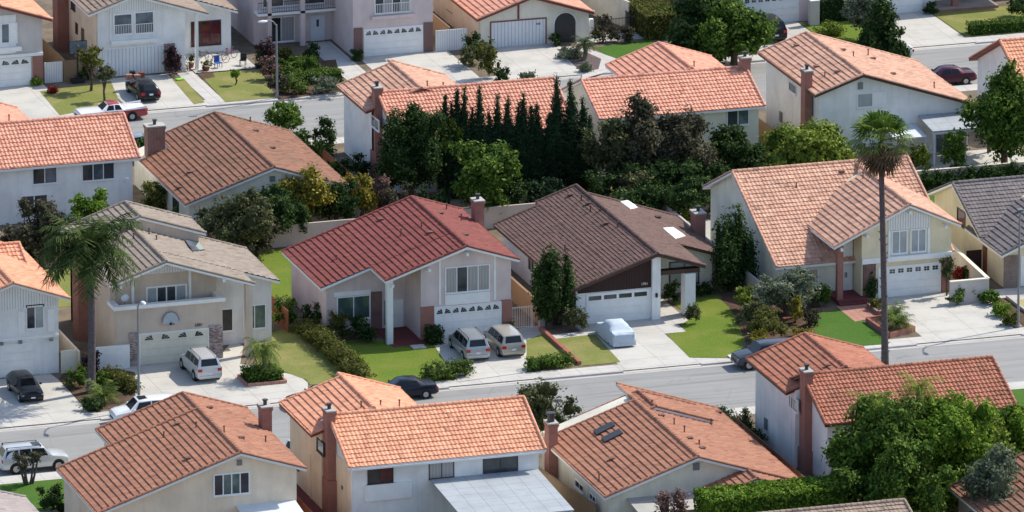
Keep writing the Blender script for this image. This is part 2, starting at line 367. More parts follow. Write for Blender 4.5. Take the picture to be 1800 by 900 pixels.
def part(H, name, mat, *boxes, smooth=0):
    for b in boxes: o = obj(name, MB().box(*b), M_[mat] if isinstance(mat, str) else mat, H, smooth)
    return o
# rectangles on a wall: face 'S' (looks to -Y) lies in y=p, 'W' (looks to -X) in x=p. q = two opposite corners seen in the survey
def rect(face, p, q):
    f = PYp if face == 'S' else PXp; A = f(q[0], q[1], p); B = f(q[2], q[3], p); i = 0 if face == 'S' else 1
    u0, u1 = sorted((A[i], B[i])); z0, z1 = sorted((A[2], B[2])); return u0, u1, z0, z1
def fb_(mb, face, p, u0, u1, o0, o1, z0, z1, mi=0):
    if face == 'S': mb.box(u0, u1, p-o0, p-o1, z0, z1, mi)
    else: mb.box(p-o0, p-o1, u0, u1, z0, z1, mi)
def window(H, face, p, q, mat='glass', fr='fr_white', n=2, t=.08, mats=None, rails=0, raw=False):
    u0, u1, z0, z1 = q if raw else rect(face, p, q); mb = MB()
    fb_(mb, face, p, u0-t, u1+t, -.05, .06, z1, z1+t); fb_(mb, face, p, u0-t, u1+t, -.05, .06, z0-t, z0)
    fb_(mb, face, p, u0-t, u0, -.05, .06, z0, z1); fb_(mb, face, p, u1, u1+t, -.05, .06, z0, z1)
    w = (u1-u0)/n
    for i in range(1, n): fb_(mb, face, p, u0+w*i-t*.4, u0+w*i+t*.4, -.05, .05, z0, z1)
    fb_(mb, face, p, u0-t-.03, u1+t+.03, -.05, .10, z0-t-.04, z0-t)
    o = obj('window', mb, M_[fr], H)
    for i in range(n):
        pm = MB(); fb_(pm, face, p, u0+w*i+(.4*t if i else 0), u0+w*(i+1)-(.4*t if i < n-1 else 0), -.05, .012, z0, z1)
        obj('pane', pm, M_[(mats or [mat])[i % len(mats or [mat])]], o)
    if rails:
        rm = MB(); fb_(rm, face, p, u0-.05, u1+.05, .12, .15, z0+.75, z0+.8); fb_(rm, face, p, u0-.05, u1+.05, .12, .15, z0, z0+.04)
        k = int((u1-u0)/.14)
        for i in range(k+1): fb_(rm, face, p, u0+(u1-u0)*i/k-.015, u0+(u1-u0)*i/k+.015, .125, .145, z0, z0+.78)
        obj('window_railing', rm, M_['fr_white'], H)
    return o
def garage(H, face, p, u0, u1, z1, mat='white', style='fan', k=4, frame='fr_white', z0=0.03):
    """sectional door: four rows of raised panels, a row of glazing"""
    mb = MB(); h = (z1-z0)/4
    if style == 'boards':
        fb_(mb, face, p, u0, u1, -.02, .03, z0, z1); m = 'bd_garage'
    else:
        m = mat
        for r in range(4):
            fb_(mb, face, p, u0, u1, -.02, .03, z0+h*r, z0+h*(r+1)-.015)
            for i in range(8):
                w = (u1-u0)/8
                if r < 3 or style == 'plain': fb_(mb, face, p, u0+w*i+.07, u0+w*(i+1)-.07, .03, .045, z0+h*r+.09, z0+h*(r+1)-.11)
    d = obj('garage_door', mb, M_[m], H)
    fr = MB(); t = .1
    fb_(fr, face, p, u0-t, u0, -.02, .07, z0, z1+t); fb_(fr, face, p, u1, u1+t, -.02, .07, z0, z1+t); fb_(fr, face, p, u0, u1, -.02, .07, z1, z1+t)
    obj('door_frame', fr, M_[frame], d)
    zc = z1-h*.5
    if style == 'fan':
        for i in range(k):
            for s in (-1, 1):
                c = u0+(u1-u0)*(i+.5)/k+s*(u1-u0)/k*.24; g = MB(); rr = min(.33, (u1-u0)/k*.2)
                for j in range(3):                       # three blades of the fan light
                    t0 = [.05, .95, 1.85][j]/2.9*math.pi*.5; t1 = t0+.38
                    pts = [(c-s*rr*.9, zc-.16)]+[(c-s*rr*.9+s*rr*1.9*math.cos(t), zc-.16+.36*math.sin(t)) for t in (t0, (t0+t1)/2, t1)]
                    if face == 'S': g.prism([(u, p-.032, z) for u, z in pts], (0, -.02, 0))
                    else: g.prism([(p-.032, u, z) for u, z in pts], (-.02, 0, 0))
                obj('pane', g, M_['glass'], d)
    elif style in ('panes', 'grid'):
        w = (u1-u0)/k
        for i in range(k):
            g = MB()
            if style == 'panes': fb_(g, face, p, u0+w*i+.1, u0+w*(i+1)-.1, .028, .05, zc-.15, zc+.17)
            else:
                for a in (0, 1):
                    for b in (0, 1): fb_(g, face, p, u0+w*(i+.18+.33*a), u0+w*(i+.18+.33*a+.28), .028, .05, zc-.17+.17*b, zc-.03+.17*b)
            obj('pane', g, M_['glass'], d)
    return d
def chimney(H, x0, x1, y0, y1, z1, mat='brick_red', z0=0., flue=True, shoulder=None):
    mb = MB(); mb.box(x0, x1, y0, y1, z0, z1)
    for i in range(2): mb.box(x0-.04*(i+1), x1+.04*(i+1), y0-.04*(i+1), y1+.04*(i+1), z1-.24+.1*i, z1-.14+.1*i)
    if shoulder: mb.box(*shoulder)
    c = obj('chimney', mb, M_[mat], H)
    cm = MB(); cm.box(x0-.07, x1+.07, y0-.07, y1+.07, z1, z1+.1); obj('chimney_cap', cm, M_['cap'], c)
    if flue:
        f = MB(); xc, yc = (x0+x1)/2, (y0+y1)/2; f.tube((xc, yc, z1+.1), (xc, yc, z1+.42), .13, .13, 10); f.tube((xc, yc, z1+.42), (xc, yc, z1+.5), .2, .2, 10)
        obj('flue', f, M_['soot'], c)
    return c
def vent(r, x, y, z, kind='pipe', mat=None):
    mb = MB(); m = M_['ventm'] if mat is None else mat
    if kind == 'pipe':
        k = .75+.4*((x*7.3+y*3.1) % 1); mb.tube((x, y, z-.1), (x, y, z+.45*k), .05, .05, 8); mb.tube((x, y, z+.45*k), (x, y, z+.54*k), .075, .075, 8); mb.tube((x, y, z-.05), (x, y, z+.12), .14, .06, 8); nm = 'vent_pipe'
    else:
        mb.box(x-.15, x+.15, y-.15, y+.15, z-.1, z+.14); mb.prism([(x-.2, y-.2, z+.14), (x+.2, y-.2, z+.14), (x+.2, y+.2, z+.14), (x-.2, y+.2, z+.14)], (0, 0, .05)); nm = 'roof_vent'
    obj(nm, mb, m, r)
def vents(r, ax, c, zr, m, pts, mat=None):
    """pts: (px, py, kind) as seen on the roof slopes; z from the roof plane"""
    for px, py, kind in pts:
        d = _ray(px, py); best = None
        for s in (-1, 1):
            i = 0 if ax == 'Y' else 1
            t = (zr-m*s*(CAMP[i]-c)-CAMP[2])/(d[2]+m*s*d[i]); P = CAMP+d*t
            if (P[i]-c)*s > 0 and (best is None or t < best[0]): best = (t, P)
        if best: vent(r, best[1][0], best[1][1], best[1][2], kind, mat)
def text(H, s, x, y, z, size, mat, name='house_number'):
    cu = bpy.data.curves.new(name, 'FONT'); cu.body = s; cu.size = size; cu.extrude = .01; cu.align_x = 'CENTER'; cu.align_y = 'CENTER'
    tmp = bpy.data.objects.new('tmp', cu); COL.objects.link(tmp); dg = bpy.context.evaluated_depsgraph_get()
    me = bpy.data.meshes.new_from_object(tmp.evaluated_get(dg)); bpy.data.objects.remove(tmp); me.materials.clear(); me.materials.append(mat)
    me.transform(Matrix.Translation(Vector((x, y, z))-Vector(ORG[H])) @ Matrix.Rotation(R_(90), 4, 'X')); o = bpy.data.objects.new(name, me); link(o, H); ORG[o] = ORG[H]; return o

# ================================================================== ground, streets, lots
def sheet(name, pts, z, mat):
    mb = MB(); P = [(p[0], p[1], z) for p in pts]
    a = sum(P[i][0]*P[(i+1) % len(P)][1]-P[(i+1) % len(P)][0]*P[i][1] for i in range(len(P)))
    mb.poly(P if a > 0 else P[::-1]); return struct(name, mb, M_[mat])
def gsheet(name, px, z, mat): return sheet(name, [G(x, y, 0)[:2] for x, y in px], z, mat)
def rsheet(name, x0, x1, y0, y1, z, mat): return sheet(name, [(x0, y0), (x1, y0), (x1, y1), (x0, y1)], z, mat)
KH = .13
S1N, S1F, S2N, S2F = -42.1, -31.1, 36.3, 48.6                 # street edges
rsheet('ground', -3000, 3000, -800, 5000, -.16, 'dirt')
rsheet('street', -400, 400, S1N-.3, S1F+.3, -KH, 'asphalt'); rsheet('street', -400, 400, S2N-.3, S2F+.3, -KH, 'asphalt')
for y0, y1 in ((-130, S1N-.16), (S1F+.16, S2N-.16), (S2F+.16, 200)):
    mb = MB(); mb.box(-300, 300, y0, y1, -.3, 0); struct('lot_ground', mb, M_['dirt'])
CUTS = {S1F: [(-48, -40.5), (-37, -24.3), (-14.6, -7.6), (-1.4, 4.6), (21.2, 29.4), (32.5, 39)], S1N: [(-60, -54), (-30.5, -24.5), (-2.5, 3), (5, 11)],
        S2N: [(-31, -25), (-1, 5), (20, 26), (34, 40)], S2F: [(-31, -22), (-16.6, -10.2), (5.5, 13.2), (14.8, 22.5), (37, 43.5), (49, 55.3)]}
for ye, cuts in CUTS.items():
    s = 1 if ye in (S1F, S2F) else -1; mb = MB(); am = MB(); x = -150.0
    for c0, c1 in cuts+[(150, 151)]:
        mb.box(x, c0, ye, ye+s*.16, -KH-.02, .006)
        if c0 < 149:
            P = [(c0, ye-s*.12, -KH+.02), (c1, ye-s*.12, -KH+.02), (c1, ye+s*.5, .012), (c0, ye+s*.5, .012)]
            am.poly(P if s > 0 else P[::-1]); P = [(c0, ye+s*.5, .012), (c1, ye+s*.5, .012), (c1, ye+s*.52, -.1), (c0, ye+s*.52, -.1)]
            for q in (c0, c1):
                tri = [(q, ye-s*.12, -KH+.02), (q, ye+s*.5, .012), (q, ye+s*.5, -.15)]; am.add(tri, [(0, 1, 2)])
        x = c1
    struct('kerb', mb, M_['kerb']); struct('driveway_apron', am, M_['concrete'])
    rsheet('gutter', -150, 150, ye-s*.42, ye-s*.001, -KH+.005, 'kerb')
    rsheet('sidewalk', -150, 150, ye+s*.165, ye+s*1.75, .009, 'walkc')
# row facing the near street
gsheet('driveway', [(-45, 672), (88, 657), (103, 668), (128, 695), (165, 736), (-45, 757)], .018, 'concrete')
rsheet('driveway', -37, -27.9, S1F+.5, -19.0, .018, 'concrete')
gsheet('driveway', [(380, 634), (412, 596), (428, 610), (422, 640), (497, 655), (528, 662), (541, 673), (541, 695), (380, 712)], .022, 'concrete')
gsheet('planting_bed', [(103, 668), (157, 723), (200, 718), (238, 698), (237, 655), (187, 645), (120, 645)], .028, 'bark_soil')
gsheet('lawn', [(478, 585), (510, 575), (560, 590), (635, 672), (545, 677), (538, 668), (497, 653), (452, 642), (440, 600)], .034, 'grassY')
gsheet('lawn', [(575, 600), (735, 598), (770, 607), (800, 668), (640, 679), (620, 660)], .03, 'grass')
rsheet('planting_bed', -19.4, -13.1, -17.6, -15.4, .036, 'bark_soil')
rsheet('path', -15.6, -12.6, -20.4, -15.4, .045, 'redpave')
gsheet('driveway', [(757, 598), (884, 578), (925, 600), (926, 655), (805, 672)], .036, 'concrete')
gsheet('lawn', [(922, 600), (958, 585), (1016, 643), (928, 652)], .03, 'grassY')
gsheet('path', [(900, 580), (950, 572), (968, 590), (920, 602)], .022, 'conc2')
gsheet('lawn', [(968, 597), (1046, 588), (1091, 637), (1018, 644)], .03, 'grassY')
gsheet('path', [(965, 590), (1045, 580), (1050, 590), (975, 600)], .022, 'walkc')
rsheet('driveway', -1.2, 4.45, S1F+.5, -19.0, .02, 'concrete')
rsheet('path', 4.4, 6.15, -23.0, -19.0, .024, 'walkc'); rsheet('path', 5.4, 7.2, -20.9, -13.2, .027, 'walkc')
gsheet('lawn', [(1182, 533), (1258, 518), (1285, 545), (1310, 598), (1296, 630), (1212, 629), (1172, 589), (1206, 583), (1196, 572), (1215, 560)], .032, 'grass')
gsheet('planting_bed', [(1268, 520), (1430, 505), (1450, 560), (1440, 605), (1320, 618), (1285, 560)], .03, 'bark_soil')
gsheet('lawn', [(1425, 552), (1490, 543), (1548, 590), (1560, 605), (1440, 614)], .036, 'grassG')
gsheet('path', [(1470, 540), (1518, 522), (1560, 556), (1503, 566)], .04, 'pink')
mb = MB(); mb.box(19.1, 21.6, -19.9, -17.0, 0, .3); mb.box(19.1, 21.6, -20.3, -19.9, 0, .15); struct('porch_steps', mb, M_['redpave'])
rsheet('driveway', 22.2, 29.4, S1F+.5, -19.0, .02, 'concrete'); rsheet('driveway', 28.0, 30.2, -29.0, -22.2, .024, 'concrete')
rsheet('planting_bed', 30.25, 31.6, -29.1, -21.8, .03, 'bark_soil')
rsheet('lawn', 32.0, 36, -29.2, -22.6, .03, 'grassD'); rsheet('path', 31.0, 36, -22.6, -19.5, .022, 'walkc'); rsheet('driveway', 36, 42, S1F+.5, -19, .02, 'concrete')
# back yards
rsheet('lawn', -22.5, -15.8, -5.8, 6.9, .03, 'grass'); rsheet('lawn', -40, -30, -3, 7, .02, 'grassY'); rsheet('patio', 13, 30, -.5, 5, .02, 'conc2')
rsheet('lawn', 30, 60, -3, 7, .02, 'grassG'); rsheet('patio', 36, 47, 12, 17.5, .02, 'concrete'); rsheet('lawn', 12, 36, 8, 17, .02, 'grassY')
# near row fronts
rsheet('lawn', -56, -45.2, -50.5, S1N-1.8, .03, 'grassG'); rsheet('driveway', -30.5, -24.5, -48, S1N-.5, .02, 'concrete')
rsheet('lawn', -13, -3, -51, S1N-1.8, .03, 'grass'); rsheet('lawn', 12, 36, -50, S1N-1.8, .03, 'grassG'); rsheet('path', -34.6, -31.5, -66, -48, .02, 'redpave')
rsheet('driveway', 5, 11, -48, S1N-.5, .02, 'concrete')
# row across the far street
rsheet('driveway', -31, -21.0, S2F+.5, 59, .018, 'concrete'); gsheet('lawn', [(70, 161), (195, 143), (212, 184), (105, 203)], .03, 'grassY')
rsheet('driveway', -16.4, -10.6, S2F+.5, 59, .02, 'concrete'); gsheet('lawn', [(303, 140), (322, 137), (360, 180), (341, 184)], .03, 'grassY')
rsheet('path', -9.85, -8.45, S2F+.5, 59.2, .022, 'walkc'); rsheet('patio', -8.4, -3.2, 58.4, 64.4, .08, 'concrete')
gsheet('planting_bed', [(345, 126), (372, 124), (378, 136), (356, 140)], .04, 'bark_soil')
gsheet('lawn', [(350, 130), (455, 122), (486, 172), (396, 180)], .032, 'grassY'); gsheet('planting_bed', [(455, 118), (590, 105), (606, 160), (490, 176)], .028, 'bark_soil')
rsheet('path', 2.7, 4.9, 50.4, 65, .024, 'walkc'); rsheet('driveway', 5.6, 13.2, S2F+.5, 59.3, .02, 'concrete')
rsheet('driveway', 14.9, 22.4, S2F+.5, 58.9, .02, 'concrete'); gsheet('planting_bed', [(978, 86), (1030, 92), (1057, 104), (1052, 122), (1022, 127)], .03, 'gravel')
gsheet('path', [(1000, 82), (1040, 88), (1085, 104), (1070, 126), (1022, 140), (1024, 127), (1052, 122), (1057, 104), (1030, 92), (990, 86)], .026, 'walkc')
gsheet('lawn', [(1045, 84), (1140, 70), (1180, 95), (1088, 118), (1078, 103)], .022, 'grassG')
rsheet('driveway', 37.5, 43.5, S2F+.5, 59.5, .02, 'concrete'); rsheet('lawn', 43.6, 49, 51, 58.5, .03, 'grass'); rsheet('driveway', 49.2, 55.0, S2F+.5, 59.4, .02, 'concrete')
rsheet('lawn', 55.1, 70, 50.4, 59, .03, 'grassY'); rsheet('patio', 29.5, 34, 62, 75, .02, 'conc2')
rsheet('path', 24, 30, 58.0, 60.2, .024, 'walkc')

# ================================================================== houses along the near street, facing the camera
# --- red-roofed house
H = root('house', 'two storey pinkish house with bright red tile roof and two minivans in its driveway', 'house', (-12.5, -13, 0)); h = H
Z = (-9.7, 7.0, 1/3)
body(H, 'Y', -19.2, -6.4, -13.05, -6.15, *Z, 'st_pink'); body(H, 'Y', -15.5, -6.4, -19.2, -13.05, *Z, 'st_pink')
r = roof(H, 'Y', *Z, [(-1, -19.85, -16.05, 0, 6.25, 'a'), (-1, -16.05, -5.8, 0, 10.05, 'b'), (1, -19.85, -5.8, 0, 4.0, 'ab')], (-19.8, -5.85), 'red')
mb = MB(); mb.prism([(-15.95, -16.06, 4.75), (-19.75, -16.06, 3.48), (-19.75, -16.06, 3.6), (-15.95, -16.06, 4.87)], (0, -.05, 0)); obj('gable_trim', mb, M_['fas_white'], H)
vents(r, 'Y', *Z, [(592, 457, 'pipe'), (669, 388, 'box'), (705, 415, 'pipe'), (741, 400, 'pipe'), (756, 411, 'box'), (775, 377, 'box'), (811, 389, 'pipe'), (819, 415, 'box'), (785, 370, 'pipe')])
chimney(H, -5.9, -5.2, -9.6, -8.6, 7.3)
part(H, 'porch_column', 'fas_white', (-15.75, -15.3, -19.6, -19.15, 0, 4.9))
part(H, 'brick_pier', 'brick_red', (*rect('S', -19.2, (739, 537, 763, 590))[:2], -19.26, -19.15, 0, 2.55)); part(H, 'brick_pier', 'brick_red', (*rect('S', -19.2, (880, 525, 900, 566))[:2], -19.26, -19.15, 0, 2.55))
garage(H, 'S', -19.2, -11.95, -7.0, 2.35)
q = rect('S', -19.2, (784, 472, 859, 508)); window(H, 'S', -19.2, q, mats=['curtain', 'glass', 'curtain', 'curtain'], n=4, raw=True)
part(H, 'window_apron', 'white', (q[0]-.1, q[1]+.1, -19.27, -19.15, q[2]-.95, q[2]-.16)); part(H, 'trim_board', 'white', (q[0]-.55, q[0]-.4, -19.24, -19.15, 2.6, 6.1), (q[1]+.4, q[1]+.55, -19.24, -19.15, 2.6, 6.0))
for x, z in ((-9.7, 6.55), (-12.6, 5.6), (-15.4, 4.65)): part(H, 'roof_beam', 'fas_white', (x-.09, x+.09, -19.95, -19.1, z-.22, z))
q = rect('S', -15.5, (693, 495, 708, 553)); part(H, 'front_door', 'white', (-14.3, -13.3, -15.58, -15.45, .05, 2.15)); part(H, 'sidelight', 'glassb', (-14.75, -14.4, -15.55, -15.45, .3, 2.15))
window(H, 'S', -15.5, (-18.3, -15.9, 1.0, 2.65), mat='glassg', n=2, raw=True); part(H, 'brick_panel', 'brick_dk', (-15.75, -14.95, -15.6, -15.45, 0, 2.9)); part(H, 'lintel_board', 'white', (-18.6, -15.8, -15.57, -15.45, 2.78, 3.1))

# --- taupe-roofed house with balcony
H = root('house', 'tan two storey house with grey brown roof and balcony over the garage', 'house', (-30, -13, 0))
Z = (-32.4, 7.75, 1/3); ZU = (-31.8, 8.55, 1/3)
body(H, 'Y', -17.5, -6.3, -36.1, -28.1, *Z, 'st_tan'); body(H, 'Y', -10.0, -6.3, -36.1, -27.3, *ZU, 'st_tan'); body(H, 'Y', -16.0, -7.9, -28.1, -23.5, *Z, 'st_lgrey')
part(H, 'garage_wall', 'st_tan', (-36.1, -28.1, -19.1, -17.5, 0, 2.9))
r = roof(H, 'Y', *Z, [(-1, -19.66, -9.9, 0, 4.2, 'a'), (1, -19.66, -16.5, 0, 6.6, 'a'), (1, -16.5, -7.5, 0, 9.4, 'b')], (-19.6, -9.9), 'taupe', amp=.035)
roof(H, 'Y', *ZU, [(-1, -10.25, -6.0, 0, 5.0, 'ab'), (1, -10.25, -6.0, 0, 5.0, 'ab')], (-10.2, -6.05), 'taupe', amp=.035, name='upper_roof')
vents(r, 'Y', *Z, [(235, 420, 'pipe'), (262, 412, 'pipe'), (275, 423, 'pipe')])
mb = MB(); P = [G(0, 0)]*0
for (px, py) in ((325, 425), (345, 424), (360, 442), (338, 444)):
    d = _ray(px, py); t = (Z[1]-Z[2]*(CAMP[0]-Z[0])-CAMP[2])/(d[2]+Z[2]*d[0]); P.append(CAMP+d*t+np.array([0, 0, .09]))
mb.prism(P, (0, 0, .09)); obj('skylight', mb, M_['glassb'], r)
chimney(H, -37.0, -36.1, -11.8, -10.2, 7.0, z0=0)
mb = MB(); mb.box(-36.1, -28.1, -19.1, -18.95, 2.9, 4.35); mb.box(-36.1, -35.95, -18.95, -17.5, 2.9, 4.35); mb.box(-28.25, -28.1, -18.95, -17.5, 2.9, 4.35); bal = obj('balcony', mb, M_['st_tan'], H)
part(bal, 'parapet_cap', 'white', (-36.3, -27.9, -19.32, -18.8, 4.33, 4.6), (-36.3, -35.8, -18.8, -17.5, 4.33, 4.6), (-28.4, -27.9, -18.8, -17.5, 4.33, 4.6))
for i, (x0, x1) in enumerate(((-35.15, -34.4), (-29.15, -28.1))): part(H, 'brick_pier', 'brick_fl', (x0, x1, -19.18, -19.05, 0, 2.55))
garage(H, 'S', -19.1, -34.3, -29.25, 2.3, k=2, mat='cream')
window(H, 'S', -17.5, rect('S', -17.5, (259, 507, 326, 545)), mats=['blind', 'glass', 'glass', 'blind'], n=4, raw=True, t=.12)
part(H, 'gable_boards', 'bd_white', (-34.3, -30.2, -17.56, -17.45, 6.35, 6.85)); part(H, 'trim_board', 'white', (-34.5, -34.3, -17.58, -17.45, 3, 6.8), (-30.2, -30.0, -17.58, -17.45, 3, 6.8))
text(H, '2881', -29.9, -19.12, 2.66, .32, M_['iron'])
window(H, 'S', -16.0, (-27.4, -26.5, 1.1, 2.7), mat='glass', n=1, raw=True); window(H, 'S', -16.0, (-25.6, -24.0, 1.1, 2.8), mat='glassg', n=2, raw=True)
part(H, 'porch_column', 'st_tan', (-26.4, -25.9, -19.4, -18.9, 0, 5.45)); part(H, 'roof_beam', 'fas_white', (-36.0, -35.8, -19.7, -17.5, 6.05, 6.3), (-28.2, -28.0, -19.7, -17.5, 5.9, 6.15))
window(H, 'W', -36.1, (-13.5, -12.3, 4.6, 5.6), n=1, raw=True); 

# --- white house at the left edge
H = root('house', 'white house with orange tile roof at the left edge, black car before its garage', 'house', (-44, -13, 0))
Z = (-43.85, 7.15, .36)
body(H, 'Y', -19.1, -6.5, -49, -40.4, *Z, 'st_white')
r = roof(H, 'Y', *Z, [(-1, -19.65, -6, 0, 6, 'a'), (1, -19.65, -6, 0, 4.2, 'ab')], (-19.6, -6), 'orange')
part(H, 'gable_boards', 'bd_white', (-46, -40.5, -19.16, -19.05, 5.1, 5.45)); mb = MB(); mb.prism([(-47, -19.05, 5.35), (-40.45, -19.05, 5.35), (-40.45, -19.05, 5.7), (-43.85, -19.05, 6.85), (-47, -19.05, 5.75)], (0, -.1, 0)); obj('gable_boards', mb, M_['bd_white'], H)
window(H, 'S', -19.1, rect('S', -19.1, (47, 538, 76, 575)), mats=['glass', 'blind'], n=2, raw=True)
part(H, 'shutter', 'white', (-43.4, -42.9, -19.17, -19.05, 3.2, 4.9), (-41.2, -40.7, -19.17, -19.05, 3.2, 4.9)); garage(H, 'S', -19.1, -47.2, -42.2, 2.4, style='plain')
part(H, 'trim_board', 'white', (-49, -40.4, -19.2, -19.05, 2.75, 2.95)); 
for x in (-44.7, -43.3, -41.0): part(H, 'wall_lamp', 'galv', (x-.12, x+.12, -19.35, -19.15, 2.5, 2.7))
roof(H, 'X', -9.0, 7.0, .45, [(-1, -48, -40.6, 0, 4.6, 'b'), (1, -48, -40.6, 0, 4, 'b')], (-48, -40.6), 'orange', name='rear_roof')
body(H, 'X', -48, -40.9, -13, -5.5, -9.0, 7.0, .45, 'st_white', 'rear_wall'); chimney(H, -42.9, -42.2, -9.4, -8.6, 8.0)

# --- brown-roofed single storey house
H = root('house', 'single storey house with dark brown tile roof, two white skylights and dark gable', 'house', (5, -12, 0))
Z = (5.05, 5.1, 1/3)
body(H, 'Y', -19.0, -1.2, -1.1, 5.3, *Z, 'st_white'); body(H, 'Y', -13.1, -2.8, 5.3, 11.5, *Z, 'st_cream')
r = roof(H, 'Y', *Z, [(-1, -19.65, 0, 0, 3.2, 'ab'), (-1, -19.65, -.9, 3.2, 6.8, 'ab'), (1, -19.65, -13.6, 0, 3.7, 'a'), (1, -13.6, -2.3, 0, 7.2, 'b')], (-19.6, -.05), 'brown', 'fas_brown', amp=.03, tl=.3, step=.045)
mb = MB(); mb.prism([(-.95, -19.0, 2.45), (4.72, -19.0, 2.45), (4.72, -19.0, 4.82), (-.95, -19.0, 2.93)], (0, -.08, 0)); obj('gable_boards', mb, M_['bd_brown'], H)
garage(H, 'S', -19.0, -.2, 4.5, 2.25, style='panes', k=4)
part(H, 'porch_column', 'st_white', (4.72, 5.36, -19.35, -18.95, 0, 4.78)); 
part(H, 'porch_column', 'st_white', (7.3, 8.1, -19.3, -18.3, 0, 3.3)); part(H, 'roof_beam', 'fas_brown', (5.3, 8.5, -19.1, -18.5, 3.3, 3.62))
part(H, 'wall_lamp', 'iron', (4.95, 5.1, -19.5, -19.35, 1.75, 2.05)); text(H, '1701', 4.2, -19.09, 2.75, .26, M_['white'])
window(H, 'S', -13.1, (8.2, 10.4, .7, 2.35), mat='blind', fr='fr_dark', n=2, raw=True); part(H, 'front_door', 'fas_brown', (6.2, 7.1, -13.2, -13.05, 0, 2.15)); part(H, 'entry_wall', 'st_beige', (5.3, 5.42, -18.9, -13.1, 0, 3.9))
window(H, 'W', -1.1, (-9, -7.6, 1.2, 2.2), n=2, raw=True)
for q in ([(1090, 356), (1103, 354), (1121, 366), (1108, 369)], [(1165, 402), (1183, 401), (1205, 416), (1187, 421)]):
    P = []
    for px, py in q:
        d = _ray(px, py); t = (Z[1]-Z[2]*(CAMP[0]-Z[0])-CAMP[2])/(d[2]+Z[2]*d[0]); P.append(CAMP+d*t)
    cc = sum(P)/4; mb = MB(); P2 = [p*.72+cc*.28+np.array([0, 0, .2]) for p in P]; P1 = [p+np.array([0, 0, .08]) for p in P]; P0 = [p-np.array([0, 0, .05]) for p in P]
    mb.add(P0+P1+P2, [(i, (i+1) % 4, 4+(i+1) % 4, 4+i) for i in range(4)]+[(4+i, 4+(i+1) % 4, 8+(i+1) % 4, 8+i) for i in range(4)]+[(8, 9, 10, 11)]); obj('skylight_dome', mb, M_['white'], r, smooth=60)
vents(r, 'Y', *Z, [(1002, 345, 'box'), (1022, 353, 'pipe'), (1034, 360, 'box'), (1038, 373, 'pipe'), (1055, 372, 'pipe'), (1065, 395, 'box'), (1086, 400, 'pipe'), (993, 442, 'pipe'), (1157, 384, 'box')], M_['fas_brown'])
chimney(H, 12.1, 12.9, -7.4, -6.2, 4.2)

# --- orange house with cross gable
H = root('house', 'large cream two storey house with orange mottled roof and front gable over white garage', 'house', (22, -12, 0))
Z = (-7.4, 7.3, .45); ZG = (24.75, 7.15, .46)
body(H, 'X', 15.3, 28.6, -17.1, -1.5, *Z, 'st_cream'); body(H, 'Y', -19.0, -9.2, 21.2, 28.25, *ZG, 'st_yellow')
r = roof(H, 'X', *Z, [(-1, 14.9, 29.0, 0, 10.3, 'ab'), (1, 14.9, 29.0, 0, 6.6, 'ab')], (14.95, 28.95), 'pinkbrown')
r2 = roof(H, 'Y', *ZG, [(-1, -19.62, -10, 0, 5.95, 'a'), (1, -19.62, -9, 0, 4.05, 'a')], (-19.6, -7.6), 'pinkbrown', name='front_gable_roof')
vents(r, 'X', *Z, [(1480, 304, 'box'), (1400, 330, 'pipe')]); vents(r2, 'Y', *ZG, [(1517, 315, 'pipe')])
garage(H, 'S', -19.0, 22.6, 27.35, 2.3, style='grid', k=7)
part(H, 'brick_pier', 'brick_dk', (21.3, 22.3, -19.08, -18.95, 0, 2.7)); part(H, 'brick_pier', 'brick_red', (27.5, 28.25, -19.08, -18.95, 0, 2.7)); part(H, 'lintel_board', 'white', (21.2, 28.3, -19.14, -18.95, 2.75, 3.15))
q = rect('S', -19.0, (1569, 408, 1626, 440)); wm = (q[0]+q[1])/2; window(H, 'S', -19.0, (q[0], wm-.2, q[2], q[3]), mat='blind', n=2, raw=True, t=.1); window(H, 'S', -19.0, (wm+.2, q[1], q[2], q[3]), mat='blind', n=2, raw=True, t=.1)
mb = MB(); mb.prism([(q[0]-.35, -18.95, q[3]+.14), (q[1]+.35, -18.95, q[3]+.14), (q[1]+.35, -18.95, 6.0), (24.75, -18.95, 6.75), (q[0]-.35, -18.95, 6.0)], (0, -.12, 0)); obj('gable_boards', mb, M_['bd_white'], H)
part(H, 'trim_board', 'white', (q[0]-.35, q[0]-.17, -19.1, -18.95, q[2]-.3, q[3]+.14), (q[1]+.17, q[1]+.35, -19.1, -18.95, q[2]-.3, q[3]+.14))
part(H, 'window_ledge', 'white', (q[0]-.5, q[1]+.5, -19.35, -18.95, q[2]-.55, q[2]-.2)); part(H, 'front_door', 'white', (20.0, 21.1, -17.25, -17.05, .3, 4.2)); part(H, 'door_handle', 'iron', (20.5, 20.54, -17.3, -17.24, 1.3, 1.7), (20.62, 20.66, -17.3, -17.24, 1.3, 1.7))
part(H, 'porch_column', 'brick_red', (19.15, 19.6, -19.45, -19.0, 0, 4.4)); window(H, 'S', -17.1, (16.6, 18.4, .9, 2.1), mats=['glass', 'curtain'], n=2, raw=True)
for x, z in ((24.75, 6.7), (21.4, 5.15), (27.6, 5.35), (19.4, 4.3)): part(H, 'roof_beam', 'fas_white', (x-.09, x+.09, -19.72, -18.95, z-.22, z))

